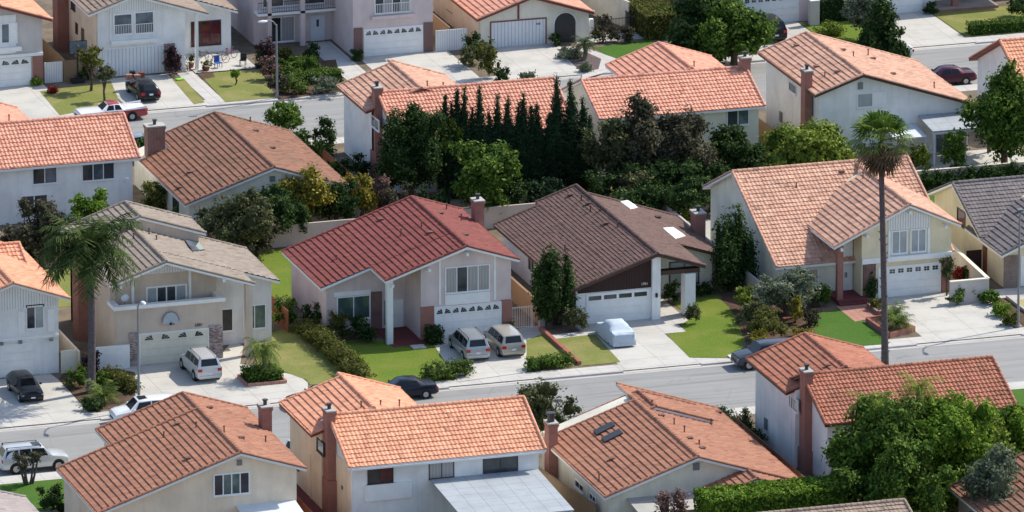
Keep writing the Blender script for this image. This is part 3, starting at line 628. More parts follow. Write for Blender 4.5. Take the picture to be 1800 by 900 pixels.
# --- grey-roofed yellow house
H = root('house', 'pale yellow house with grey tile roof at the right edge', 'house', (36, -12, 0))
Z = (-9.35, 5.5, .42); ZG = (38.5, 5.5, .42)
body(H, 'X', 32.25, 48, -14.9, -4.5, *Z, 'st_yellow'); body(H, 'Y', -19.3, -9.4, 32.4, 44.8, *ZG, 'st_yellow')
roof(H, 'X', *Z, [(-1, 31.8, 49, 0, 6.2, 'a'), (1, 31.8, 49, 0, 5.4, 'a')], (31.85, 49), 'grey', amp=.025, fas='fas_white')
r = roof(H, 'Y', *ZG, [(-1, -20.0, -12, 0, 6.6, 'a'), (1, -20.0, -10, 0, 6.6, 'a')], (-19.95, -9.4), 'grey', amp=.025, name='front_gable_roof'); vents(r, 'Y', *ZG, [(1793, 372, 'box')], M_['galv'])
part(H, 'brick_pier', 'brick_br', (32.35, 33.5, -19.38, -19.25, 0, 2.5)); garage(H, 'S', -19.3, 33.8, 38.8, 2.3, style='plain'); window(H, 'W', 32.25, (-11.2, -9.6, 2.5, 3.6), mat='glassr', fr='fr_dark', n=1, raw=True); part(H, 'side_door', 'redwood', (32.3, 32.42, -15.6, -14.95, .0, 2.1))

# ================================================================== houses facing the far street, their backs to the camera
# --- white two storey at the left
H = root('house', 'white two storey house with salmon orange barrel tile roof at the left edge', 'house', (-29, 24, 0))
Z = (24.0, 6.85, .5)
body(H, 'X', -42, -24.2, 19.9, 28.1, *Z, 'st_white'); r = roof(H, 'X', *Z, [(-1, -42, -23.7, 0, 4.65, 'b'), (1, -42, -23.7, 0, 4.5, 'b')], (-42, -23.75), 'salmon', amp=.075, fas='fas_white')
window(H, 'S', 19.9, rect('S', 19.9, (58, 295, 99, 320)), mats=['glass', 'glassb'], n=2, raw=True); window(H, 'S', 19.9, rect('S', 19.9, (145, 287, 200, 313)), mats=['glass', 'glassb', 'glass'], n=3, raw=True)
window(H, 'S', 19.9, (-38.5, -36.5, 2.9, 4.0), n=2, raw=True); window(H, 'S', 19.9, (-33, -31, .9, 2.1), n=2, raw=True); part(H, 'wall_lamp', 'white', (-24.8, -24.55, 19.75, 19.9, 2.6, 2.9))
Z = (-34.5, 7.0, 1/3); body(H, 'Y', 24, 32.5, -38.5, -31, *Z, 'st_white'); r = roof(H, 'Y', *Z, [(-1, 24, 33, 0, 4.4, 'b'), (1, 24, 33, 0, 4.6, 'b')], (24, 33), 'salmon', name='front_roof'); vents(r, 'Y', *Z, [(16, 214, 'pipe')])
# --- brown and orange single storey
H = root('house', 'single storey house with brown mottled tile roof and square dark chimney, sunlit side orange', 'house', (-15, 20, 0))
Z = (-15.25, 5.1, 1/3)
body(H, 'Y', 12.1, 27.8, -21.9, -9.6, *Z, 'st_cream')
r = roof(H, 'Y', *Z, [(-1, 11.6, 24.8, 0, 7.1, 'a'), (-1, 24.8, 28.3, 0, 4.6, 'b'), (1, 11.6, 28.3, 0, 6.1, 'ab')], (11.65, 28.25), 'mottle', fas='fas_white'); chimney(H, -21.6, -20.2, 24.9, 25.9, 5.3, mat='brick_dk')
vents(r, 'Y', *Z, [(440, 215, 'pipe'), (450, 232, 'box'), (333, 305, 'box'), (315, 332, 'box'), (480, 262, 'box')]); window(H, 'S', 12.1, (-20.2, -18.4, .8, 2.1), fr='fr_dark', n=2, raw=True); window(H, 'S', 12.1, (-16.5, -14.2, .3, 2.2), fr='fr_dark', n=2, raw=True); window(H, 'W', -21.9, (15, 16.5, 1, 2), fr='fr_dark', n=2, raw=True)
part(H, 'gable_vent', 'galv', (-15.5, -15.1, 12.02, 12.1, 3.9, 4.35))
# --- white house behind the cypresses
H = root('house', 'white house behind the cypress row with a red chimney on its left wall', 'house', (4, 25, 0))
Z = (.1, 7.0, 1/3); ZR = (24.0, 6.85, .45)
body(H, 'Y', 23.9, 32, -3.7, 3.9, *Z, 'st_white'); body(H, 'X', -3.1, 10.7, 18.9, 28.8, *ZR, 'st_white', 'rear_wall')
r = roof(H, 'Y', *Z, [(-1, 23.6, 31.6, 0, 4.5, 'ab'), (1, 23.6, 32.4, 0, 4.6, 'b')], (23.6, 32.4), 'pinkbrown', 'fas_red'); roof(H, 'X', *ZR, [(-1, -3.4, 11.1, 0, 5.5, 'ab'), (1, -3.4, 11.1, 0, 5.3, 'ab')], (-3.35, 11.05), 'salmon', fas='fas_red', name='rear_roof', amp=.075)
chimney(H, -3.7, -3.1, 23.5, 24.4, 7.3, shoulder=(-3.75, -3.1, 23.2, 24.7, 0, 2.2)); vents(r, 'Y', *Z, [(751, 152, 'pipe'), (779, 155, 'pipe')])
window(H, 'W', -3.7, rect('W', -3.7, (654, 203, 666, 230)), n=2, raw=True); window(H, 'S', 18.9, (5, 7, 2.9, 4.0), n=2, raw=True)
# --- salmon house
H = root('house', 'cream house with broad plain salmon tile roof and small chimney, behind dark brown trees', 'house', (20, 24, 0))
Z = (22, 7.0, 1/3); ZR = (22.9, 6.8, .42)
body(H, 'Y', 23, 30.8, 18.2, 25.8, *Z, 'st_cream'); body(H, 'X', 13.2, 26.1, 18.7, 27.5, *ZR, 'st_cream', 'rear_wall')
r = roof(H, 'Y', *Z, [(-1, 22.9, 31.2, 0, 4.4, 'ab'), (1, 22.9, 31.2, 0, 4.4, 'b')], (22.9, 31.2), 'salmon'); roof(H, 'X', *ZR, [(-1, 12.85, 26.5, 0, 4.7, 'ab'), (1, 12.85, 26.5, 0, 4.9, 'ab')], (12.9, 26.45), 'salmon', fas='fas_white', name='rear_roof', amp=.06)
chimney(H, 26.0, 26.7, 22.4, 23.2, 7.6); vents(r, 'Y', *Z, [(1220, 118, 'pipe')])
window(H, 'S', 18.7, rect('S', 18.7, (1279, 195, 1315, 217)), mats=['glass', 'glassg'], n=2, raw=True); window(H, 'S', 18.7, rect('S', 18.7, (1206, 201, 1229, 218)), n=2, raw=True); window(H, 'S', 18.7, (16.5, 18.4, 3.2, 4.4), mat='glassg', n=2, raw=True)
# --- pink-brown gable with patio cover
H = root('house', 'white house with wide pinkish brown gable roof, tall red chimney and patio cover', 'house', (36, 24, 0))
Z = (34.2, 7.0, 1/3)
body(H, 'Y', 17.6, 30.2, 30.7, 43.1, *Z, 'st_white')
r = roof(H, 'Y', *Z, [(-1, 17.1, 30.7, 0, 4.0, 'ab'), (1, 17.1, 30.7, 0, 9.4, 'ab')], (17.15, 30.65), 'pinkbrown', 'fas_brown'); chimney(H, 30.0, 30.6, 18.9, 19.9, 7.1)
vents(r, 'Y', *Z, [(1400, 82, 'box'), (1435, 119, 'box'), (1450, 135, 'pipe'), (1472, 128, 'box'), (1482, 90, 'box'), (1500, 100, 'pipe'), (1526, 99, 'pipe'), (1535, 105, 'box'), (1570, 132, 'box'), (1642, 156, 'pipe')])
part(H, 'meter_box', 'galv', (30.58, 30.7, 26.2, 26.7, 1.1, 1.9)); window(H, 'W', 30.7, rect('W', 30.7, (1388, 143, 1400, 166)), n=1, raw=True); window(H, 'S', 17.6, rect('S', 17.6, (1508, 166, 1559, 184)), mats=['blind', 'white'], n=2, raw=True); part(H, 'gable_vent', 'galv', (33.9, 34.3, 17.5, 17.6, 5.75, 6.3))
mb = MB(); mb.prism([(38.9, 17.55, 3.15), (45.3, 17.55, 3.15), (45.3, 14.1, 2.75), (38.9, 14.1, 2.75)], (0, 0, .1)); pc = obj('patio_cover', mb, M_['sheet'], H)
part(pc, 'cover_post', 'alum', (39.0, 39.15, 14.15, 14.3, 0, 2.75)); part(pc, 'cover_post', 'alum', (45.0, 45.15, 14.15, 14.3, 0, 2.75)); part(pc, 'cover_beam', 'alum', (38.9, 45.3, 14.12, 14.26, 2.55, 2.76))
mb = MB(); mb.prism([(36.0, 17.55, 2.5), (38.7, 17.55, 2.5), (38.7, 14.8, 2.2), (36.0, 14.8, 2.2)], (0, 0, .08)); p2 = obj('patio_cover', mb, M_['alum'], H); part(p2, 'cover_post', 'alum', (36.05, 36.15, 14.85, 14.95, 0, 2.2), (38.5, 38.6, 14.85, 14.95, 0, 2.2)); part(H, 'sliding_door', 'glassb', (40.5, 43, 17.52, 17.62, .1, 2.1))
# --- gable at the right edge
H = root('house', 'white gable end with orange tile roof at the right edge beyond a big tree', 'house', (53, 24, 0))
Z = (24.4, 6.8, .47)
body(H, 'X', 48.7, 62, 19.8, 30.5, *Z, 'st_white'); roof(H, 'X', *Z, [(-1, 48.2, 62, 0, 5.2, 'a'), (1, 48.2, 62, 0, 6.8, 'a')], (48.25, 62), 'orange', fas='fas_red'); window(H, 'W', 48.7, (23.2, 23.8, 4.3, 5.2), n=1, raw=True)

# ================================================================== nearest houses, their backs to the camera
# --- brown/orange
H = root('house', 'beige house with brown to orange tile roof and one white window in its gable', 'house', (-40, -57, 0))
Z = (-39.35, 7.0, 1/3)
body(H, 'Y', -62.95, -49.5, -45.2, -35.3, *Z, 'st_beige'); body(H, 'Y', -62.95, -53.3, -49.1, -45.2, *Z, 'st_beige')
r = roof(H, 'Y', *Z, [(-1, -63.5, -52.7, 0, 10.15, 'ab'), (-1, -52.7, -48.8, 0, 6.3, 'b'), (1, -63.5, -48.8, 0, 4.6, 'ab')], (-63.45, -48.85), 'brownor'); chimney(H, -35.3, -34.6, -54.6, -53.6, 7.2)
vents(r, 'Y', *Z, [(288, 770, 'pipe'), (312, 747, 'box'), (345, 752, 'pipe'), (330, 808, 'box'), (369, 719, 'box'), (394, 762, 'pipe'), (425, 772, 'box'), (467, 778, 'pipe')])
window(H, 'S', -62.95, rect('S', -62.95, (377, 836, 437, 865)), mats=['glass', 'glassg', 'glassg', 'glass'], n=4, raw=True, t=.1); part(H, 'gable_vent', 'galv', (-39.5, -39.15, -63.03, -62.9, 6.0, 6.4))
mb = MB(); mb.prism([(-39.6, -62.95, 3.05), (-35.4, -62.95, 3.05), (-35.4, -65.5, 2.75), (-39.6, -65.5, 2.75)], (0, 0, .1)); pc = obj('patio_cover', mb, M_['alum'], H); part(pc, 'cover_post', 'alum', (-35.6, -35.45, -65.4, -65.25, 0, 2.75), (-39.5, -39.35, -65.4, -65.25, 0, 2.75))
# --- white two storey
H = root('house', 'white two storey house with bright orange tile roof, tall red chimney and white patio roof', 'house', (-24, -56, 0))
Z = (-27.8, 7.0, 1/3); ZR = (-56.4, 6.85, .46)
body(H, 'Y', -56, -48.3, -31.5, -23.8, *Z, 'st_beige'); body(H, 'X', -30.75, -17.35, -60.9, -52.2, *ZR, 'st_white', 'rear_wall')
part(H, 'side_wall', 'st_beige', (-30.80, -30.74, -60.5, -52.5, 0, 4.3))  # beige skin on the left side: warm bounced light put into the colour
r = roof(H, 'Y', *Z, [(-1, -56.3, -48.4, 0, 4.5, 'ab'), (1, -56.3, -47.6, 0, 4.5, 'b')], (-56.3, -47.7), 'orange', 'fas_red'); roof(H, 'X', *ZR, [(-1, -31.15, -16.95, 0, 5.0, 'ab'), (1, -31.15, -16.95, 0, 4.8, 'ab')], (-31.1, -17.0), 'orange', fas='fas_white', name='rear_roof', amp=.05)
vents(r, 'Y', *Z, [(635, 717, 'pipe'), (669, 714, 'pipe'), (702, 717, 'pipe')]); chimney(H, -31.4, -30.8, -57.2, -56.1, 7.3, shoulder=(-31.45, -30.8, -57.4, -55.9, 0, 2.4))
for q, m in (((647, 822, 690, 846), ['glass', 'glassr']), ((755, 812, 797, 837), ['curtain', 'curtain']), ((850, 801, 909, 829), ['glass', 'glass'])): window(H, 'S', -60.9, rect('S', -60.9, q), mats=m, fr='fr_dark', n=2, raw=True, t=.05)
window(H, 'W', -31.5, rect('W', -31.5, (558, 770, 569, 800)), mat='glassg', n=1, fr='fr_dark', raw=True); window(H, 'W', -30.8, (-55.4, -54.9, 4.1, 4.9), n=1, raw=True)
mb = MB(); mb.prism([(-25.2, -60.85, 2.95), (-17.4, -60.85, 2.95), (-17.4, -69.0, 2.45), (-25.2, -69.0, 2.45)], (0, 0, .1)); pc = obj('patio_cover', mb, M_['sheet'], H)
for x in (-25.0, -21.5, -17.6): part(pc, 'cover_post', 'alum', (x, x+.14, -68.9, -68.76, 0, 2.45))
part(H, 'awning_box', 'white', (-29.9, -26.5, -61.05, -60.85, 1.9, 3.05)); part(H, 'gutter', 'fas_white', (-30.9, -17.1, -61.52, -61.42, 4.33, 4.45)); part(H, 'meter_box', 'galv', (-31.62, -31.5, -50.6, -50.1, 1.1, 1.9)); part(H, 'wall_vent', 'galv', (-30.86, -30.8, -58.9, -58.6, 2.2, 2.45)); part(H, 'downpipe', 'st_beige', (-31.57, -31.5, -53.5, -53.4, 0, 3.2))
# --- orange gable with solar panels
H = root('house', 'single storey house with wide pale orange roof and two dark panels, slim chimney at left', 'house', (-7, -60, 0))
Z = (-8.2, 5.15, 1/3); ZN = (-7.2, 5.1, 1/3)
body(H, 'Y', -67.6, -52.5, -14.4, -1.0, *Z, 'st_cream')
r = roof(H, 'Y', *Z, [(-1, -68.2, -54.2, 0, 6.75, 'ab'), (1, -68.2, -50, 0, 7.6, 'ab')], (-68.15, -53), 'brownor'); roof(H, 'Y', *ZN, [(-1, -56.0, -52.0, 0, 4.4, 'ab'), (1, -56.0, -52.0, 0, 4.2, 'ab')], (-55.95, -52.05), 'brownor', name='upper_roof')
vents(r, 'Y', *Z, [(1075, 809, 'box'), (1053, 846, 'pipe'), (1250, 748, 'pipe'), (1146, 717, 'pipe'), (1163, 733, 'box'), (1185, 748, 'pipe'), (1203, 762, 'pipe'), (1213, 773, 'box'), (1229, 783, 'pipe'), (1235, 790, 'box'), (1264, 727, 'box')])
for q in ([(1043, 761), (1075, 745), (1081, 752), (1049, 768)], [(1057, 774), (1088, 758), (1095, 765), (1063, 781)]):
    P = []
    for px, py in q:
        d = _ray(px, py); t = (Z[1]+Z[2]*(CAMP[0]-Z[0])-CAMP[2])/(d[2]-Z[2]*d[0]); P.append(CAMP+d*t+np.array([0, 0, .1]))
    mb = MB(); mb.prism(P, (0, 0, .1)); obj('solar_panel', mb, M_['soot'], r)
c = chimney(H, -15.1, -14.45, -56.2, -55.2, 4.6, z0=0, flue=False); mb = MB(); mb.tube((-14.8, -55.7, 4.7), (-14.8, -55.7, 5.2), .26, .26, 12); mb.tube((-14.8, -55.7, 5.2), (-14.8, -55.7, 5.35), .34, .34, 12); obj('flue', mb, M_['soot'], c)
window(H, 'W', -14.4, rect('W', -14.4, (1012, 843, 1026, 866)), n=2, raw=True, fr='fr_white'); window(H, 'W', -14.4, rect('W', -14.4, (1037, 866, 1047, 884)), n=2, raw=True); part(H, 'gable_vent', 'galv', (-8.4, -7.95, -67.68, -67.6, 4.1, 4.6))
Z = (-4.6, 3.85, 1/3); body(H, 'Y', -69.6, -67.4, -7.2, -2, *Z, 'st_cream', 'porch_wall'); roof(H, 'Y', *Z, [(-1, -70.2, -67.5, 0, 3.6, 'a'), (1, -70.2, -67.5, 0, 3.5, 'a')], (-70.15, -67.5), 'brownor', name='porch_roof')
mb = MB(); mb.prism([(-13.2, -67.6, 2.45), (-8.2, -67.6, 2.45), (-8.2, -70.6, 2.2), (-13.2, -70.6, 2.2)], (0, 0, .1)); pc = obj('patio_cover', mb, M_['conc2'], H); part(pc, 'cover_post', 'white', (-13.1, -13, -70.5, -70.4, 0, 2.2), (-8.4, -8.3, -70.5, -70.4, 0, 2.2))
# --- white walled house at right
H = root('house', 'white walled house with rust coloured tile roof, half hidden by the big green tree', 'house', (10, -56, 0))
Z = (6.45, 7.0, 1/3); ZR = (-57.2, 6.85, .42)
body(H, 'Y', -57, -48.5, 2.7, 10.4, *Z, 'st_white'); body(H, 'X', 3.5, 16.8, -61.5, -52.8, *ZR, 'st_white', 'rear_wall')
r = roof(H, 'Y', *Z, [(-1, -56.9, -48.2, 0, 4.4, 'ab'), (1, -56.9, -48.2, 0, 4.4, 'b')], (-56.9, -48.25), 'rust', 'fas_brown'); roof(H, 'X', *ZR, [(-1, 3.05, 17.3, 0, 5.1, 'ab'), (1, 3.05, 17.3, 0, 4.9, 'ab')], (3.1, 17.25), 'rust', fas='fas_brown', name='rear_roof', amp=.075)
chimney(H, 2.95, 3.55, -58.3, -57.2, 7.3, shoulder=(2.9, 3.55, -58.5, -57.0, 0, 1.6)); vents(r, 'Y', *Z, [(1455, 645, 'box')]); part(H, 'meter_box', 'galv', (2.58, 2.7, -51.2, -50.7, 1.1, 1.9)); part(H, 'downpipe', 'white', (2.63, 2.7, -56.2, -56.1, 0, 5.3)); window(H, 'W', 2.7, rect('W', 2.7, (1388, 694, 1402, 725)), mat='glassb', n=2, raw=True); window(H, 'S', -61.5, (14, 16, 2.8, 4.0), n=2, raw=True, fr='fr_dark')
# --- bits of three more houses at the bottom edge
H = root('house', 'house of which only a pale mauve roof corner shows at the bottom left', 'house', (-58, -62, 0))
Z = (-58.0, 5.5, .3); body(H, 'Y', -72, -60.5, -63, -54.3, *Z, 'st_grey'); roof(H, 'Y', *Z, [(-1, -72.5, -60, 0, 5, 'b'), (1, -72.5, -60, 0, 4.4, 'b')], (-72.5, -60.05), 'mauve', fas='fas_brown', amp=.02)
Z = (-55.5, 5.0, .3); roof(H, 'Y', *Z, [(-1, -72.5, -66.6, 0, 2, 'b'), (1, -72.5, -66.6, 0, 1.2, 'b')], None, 'mauve', fas='fas_brown', amp=.02, name='lower_roof')
H = root('house', 'house showing only a strip of grey brown roof at the bottom edge', 'house', (-2, -84, 0))
Z = (-82.8, 5.6, .33); body(H, 'X', -9, 1, -88, -78, *Z, 'st_grey'); roof(H, 'X', *Z, [(-1, -9.5, 1.5, 0, 5, 'b'), (1, -9.5, 1.5, 0, 5, 'b')], (-9.5, 1.45), 'tan', amp=.03)
H = root('house', 'house showing only a dark red brown roof in the bottom right corner', 'house', (13, -80, 0))
Z = (14.2, 5.4, .33); body(H, 'Y', -90, -74.6, 8.4, 22, *Z, 'st_grey'); roof(H, 'Y', *Z, [(-1, -92, -74, 0, 6.4, 'b'), (1, -92, -74, 0, 8, 'b')], (-92, -74.05), 'mottle')

# ================================================================== houses across the far street
H = root('house', 'white and grey house with orange roof edge in the top left corner', 'house', (-25, 64, 0))
Z = (-24.6, 6.9, 1/3); body(H, 'Y', 59.0, 72, -32, -21.0, *Z, 'st_grey'); roof(H, 'Y', *Z, [(-1, 58.4, 72.5, 0, 7, 'a'), (1, 58.4, 72.5, 0, 4.3, 'a')], (58.45, 72.5), 'orange', fas='fas_red')
part(H, 'white_bay', 'st_white', (-26, -23.2, 58.95, 59.0, 2.8, 6.0)); window(H, 'S', 58.95, rect('S', 58.95, (3, 43, 29, 73)), mats=['glassb', 'white'], n=2, raw=True); part(H, 'window_ledge', 'white', (-26, -22.8, 58.7, 59, 3.0, 3.35)); part(H, 'lintel_board', 'white', (-32, -21, 58.85, 59, 2.45, 2.7))
garage(H, 'S', 59.0, -26.9, -22.1, 2.3, k=3); part(H, 'brick_pier', 'brick_red', (-21.85, -21.0, 58.9, 59.0, 0, 2.45))
H = root('house', 'white house with brown tan roof and vertical board garage door by the far street', 'house', (-11, 65, 0))
Z = (-13.2, 6.75, 1/3); body(H, 'Y', 59.6, 72, -16.2, -8.9, *Z, 'st_white'); body(H, 'Y', 64.4, 72, -8.9, -3.7, *Z, 'st_white')
roof(H, 'Y', *Z, [(-1, 59.05, 72.5, 0, 3.9, 'a'), (1, 59.05, 64.0, 0, 6.1, 'a'), (1, 64.0, 72.5, 0, 10, '')], (59.1, 72.5), 'tan', amp=.04)
garage(H, 'S', 59.6, -15.7, -10.9, 2.3, style='boards'); mb = MB(); mb.prism([(-16.1, 59.62, 5.45), (-9, 59.62, 5.25), (-9, 59.62, 5.3), (-13.2, 59.62, 6.6), (-16.1, 59.62, 5.6)], (0, -.07, 0)); obj('gable_boards', mb, M_['bd_white'], H)
q0 = rect('S', 59.6, (201, 27, 231, 58)); q1 = rect('S', 59.6, (238, 23, 269, 56)); window(H, 'S', 59.6, q0, mat='glassb', n=1, raw=True, rails=1, t=.12); window(H, 'S', 59.6, q1, mat='glassb', n=1, raw=True, rails=1, t=.12)
part(H, 'window_ledge', 'white', (-15.2, -11.3, 59.25, 59.6, 2.7, 3.0)); part(H, 'trim_board', 'white', (-15.2, -15.1, 59.53, 59.6, 3, 5.4), (-11.6, -11.5, 59.53, 59.6, 3, 5.3)); part(H, 'porch_column', 'white', (-8.1, -7.85, 59.4, 59.65, 0, 4.75)); part(H, 'brick_pier', 'brick_fl', (-10.7, -9.8, 59.52, 59.6, 0, 2.4))
window(H, 'S', 64.4, rect('S', 64.4, (337, 40, 387, 76)), mats=['glassr', 'glassr', 'glassr'], fr='fr_dark', n=3, raw=True); part(H, 'side_wall', 'st_beige', (-16.26, -16.18, 59.9, 71.5, 0, 5.3))  # the beige of the left wall paints in warm bounce over white stucco
window(H, 'W', -16.26, (66.5, 67.6, 3.9, 4.9), n=1, fr='fr_dark', raw=True); window(H, 'W', -16.26, (65.8, 66.3, 2.2, 2.9), n=1, fr='fr_dark', raw=True); window(H, 'W', -16.26, (63.8, 64.4, 1.6, 2.9), n=1, fr='fr_dark', raw=True); chimney(H, -17.2, -16.3, 68.6, 70.2, 7.8)
H = root('house', 'pinkish two storey house with balcony at left and white arched-light garage door', 'house', (6, 68, 0))
Z = (6.5, 7.6, 1/3); body(H, 'Y', 59.35, 76, 5.2, 12.0, *Z, 'st_pink'); body(H, 'Y', 65.6, 76, -1.4, 5.2, *Z, 'st_pink')
roof(H, 'Y', *Z, [(-1, 65, 76.5, 0, 8.4, 'a'), (-1, 58.7, 65, 0, 1.8, 'a'), (1, 58.7, 76.5, 0, 6, 'a')], (58.7, 76.5), 'tan')
garage(H, 'S', 59.35, 6.2, 11.05, 2.25, k=4); part(H, 'brick_pier', 'brick_dk', (5.25, 6.0, 59.27, 59.35, 0, 2.5)); part(H, 'brick_pier', 'brick_dk', (11.2, 12.0, 59.27, 59.35, 0, 2.5)); part(H, 'window_ledge', 'st_pink', (6.7, 10.4, 59.0, 59.35, 3.15, 3.4))
window(H, 'S', 59.35, (7.1, 10.0, 3.6, 5.2), mats=['glass', 'curtain', 'glass', 'curtain'], n=4, raw=True, rails=1); 
part(H, 'porch_column', 'st_pink', (-.6, -.25, 64.3, 64.6, 0, 5.6)); part(H, 'porch_column', 'st_pink', (2.2, 2.6, 64.3, 64.6, 0, 5.6)); bal = part(H, 'balcony', 'white', (-1.4, 5.2, 64.3, 65.6, 2.75, 2.95))
mb = MB(); mb.box(-1.4, 5.2, 64.32, 64.37, 3.85, 3.9); mb.box(-1.4, 5.2, 64.32, 64.37, 3.0, 3.04)
for i in range(44): mb.box(-1.4+i*.15, -1.375+i*.15, 64.33, 64.355, 3.0, 3.88)
obj('balcony_railing', mb, M_['fas_brown'], bal)
window(H, 'S', 65.6, (-.2, 2.0, .2, 2.2), mats=['glass', 'curtain'], n=2, raw=True); part(H, 'front_door', 'alum', (3.4, 4.6, 65.5, 65.6, 0, 2.15)); part(H, 'door_glass', 'glass', (3.9, 4.1, 65.47, 65.5, 1.2, 1.8)); window(H, 'S', 65.6, (-.6, 4.6, 3.2, 5.0), mats=['glass', 'curtain', 'glass'], n=3, raw=True)
H = root('house', 'cream house with orange roof, red trimmed garage door and dark arched entry', 'house', (20, 64, 0))
Z = (20.25, 4.2, .33); body(H, 'Y', 58.9, 72, 15.95, 25.25, *Z, 'st_cream'); roof(H, 'Y', *Z, [(-1, 58.4, 72.5, 0, 4.75, 'a'), (1, 58.4, 72.5, 0, 5.3, 'a')], (58.45, 72.5), 'salmon', fas='fas_red')
garage(H, 'S', 58.9, 16.85, 21.5, 2.15, style='boards', frame='fas_red'); part(H, 'trim_board', 'fas_red', (19.1, 19.25, 58.82, 58.9, 2.3, 4.0)); text(H, '3081', 20.9, 58.86, 1.75, .22, M_['iron'])
mb = MB(); pts = [(22.3, 58.88, 0), (24.1, 58.88, 0), (24.1, 58.88, 1.6)]+[(23.2+.9*math.cos(t), 58.88, 1.6+.9*math.sin(t)) for t in np.linspace(.3, math.pi-.3, 7)]+[(22.3, 58.88, 1.6)]
mb.prism(pts, (0, .06, 0)); obj('arched_entry', mb, M_['soot'], H); mb = MB()
for t in np.linspace(0, math.pi, 13)[:-1]:
    a, b = (23.2+.98*math.cos(t), 58.86, 1.6+.98*math.sin(t)), (23.2+.98*math.cos(t+.27), 58.86, 1.6+.98*math.sin(t+.27)); mb.tube(a, b, .06, n=6)
obj('arch_trim', mb, M_['st_white'], H); window(H, 'W', 15.95, (66.5, 68, 1.2, 2.6), n=1, raw=True, fr='fr_dark'); part(H, 'side_wall', 'st_beige', (15.88, 15.96, 59.2, 71.8, 0, 2.55))  # left wall skin coloured beige to carry the warm bounced light
H = root('house', 'white and grey house beyond the dark iron fence at the top edge', 'house', (30, 74, 0))
Z = (30.5, 7, .33); body(H, 'Y', 70, 82, 25.6, 35, *Z, 'st_lgrey'); roof(H, 'Y', *Z, [(-1, 69.4, 82.5, 0, 5.6, 'a'), (1, 69.4, 82.5, 0, 5.2, 'a')], (69.4, 82.5), 'tan'); window(H, 'S', 70, (26.2, 28, .8, 2.6), mat='glassb', n=2, raw=True)
H = root('house', 'house with white multi light garage door at the top edge, dark car before it', 'house', (41, 66, 0))
Z = (41, 6.9, .33); body(H, 'Y', 59.5, 72, 36.5, 45.5, *Z, 'st_pink'); roof(H, 'Y', *Z, [(-1, 58.9, 72.5, 0, 5.2, 'a'), (1, 58.9, 72.5, 0, 5.2, 'a')], (58.9, 72.5), 'orange'); garage(H, 'S', 59.5, 38.3, 43.6, 2.4, style='grid', k=9)
H = root('house', 'house with blue white garage door and brick porch in the top right corner', 'house', (56, 66, 0))
Z = (55, 6.9, .33); body(H, 'Y', 59.4, 72, 49, 55.6, *Z, 'st_lgrey'); body(H, 'Y', 61.5, 72, 55.6, 66, *Z, 'st_grey'); roof(H, 'Y', *Z, [(-1, 58.8, 72.5, 0, 6.5, 'a'), (1, 58.8, 72.5, 0, 9, 'a')], (58.8, 72.5), 'tan'); garage(H, 'S', 59.4, 49.8, 54.4, 2.3, style='plain')
part(H, 'brick_pier', 'brick_red', (57.2, 57.7, 59.3, 59.8, 0, 3.5)); part(H, 'porch_step', 'brick_red', (55.6, 61, 58.6, 61.5, 0, .25)); window(H, 'S', 61.5, (58.4, 62, .6, 2.2), mats=['glass', 'glassb'], n=2, raw=True)

# ================================================================== plants
RNG = np.random.default_rng(7)
L_ = {}
for k, v in dict(green=((.022,.05,.008), (.085,.155,.022), (.21,.29,.055)), deep=((.014,.030,.009), (.038,.075,.019), (.10,.155,.045)), cyp=((.014,.030,.015), (.030,.062,.028), (.065,.11,.045)),
        lime=((.06,.10,.014), (.18,.24,.034), (.33,.38,.08)), olive=((.04,.052,.02), (.11,.12,.05), (.22,.22,.10)), grey=((.06,.08,.05), (.165,.195,.12), (.31,.34,.23)), yellow=((.09,.085,.012), (.28,.24,.035), (.46,.38,.08)),
        brown=((.032,.032,.02), (.085,.082,.048), (.21,.18,.11)), purple=((.025,.013,.015), (.06,.03,.035), (.12,.07,.07)), bright=((.045,.095,.01), (.145,.245,.024), (.28,.38,.055)), palm=((.010,.022,.005), (.036,.066,.015), (.11,.15,.042)), dead=((.06,.04,.022), (.16,.11,.065), (.28,.20,.12)),
        red=((.10,.015,.015), (.25,.04,.03), (.35,.09,.07)), pinkf=((.09,.06,.04), (.20,.12,.10), (.45,.25,.22)), sedge=((.04,.065,.013), (.10,.16,.03), (.23,.28,.08)), moss=((.045,.052,.012), (.13,.14,.03), (.24,.24,.07))).items(): L_[k] = leaf('leaves_'+k, *v)
def leaves(C, S, A, B):
    """quads centred at C with half axes A,B ; S = (n,2) uv values"""
    V = np.stack([C-A-B*.6, C+A*.15-B, C+A+B*.6, C-A*.15+B], 1).reshape(-1, 3); n = len(C)
    return V, np.arange(n*4).reshape(-1, 4), np.repeat(S, 4, 0)
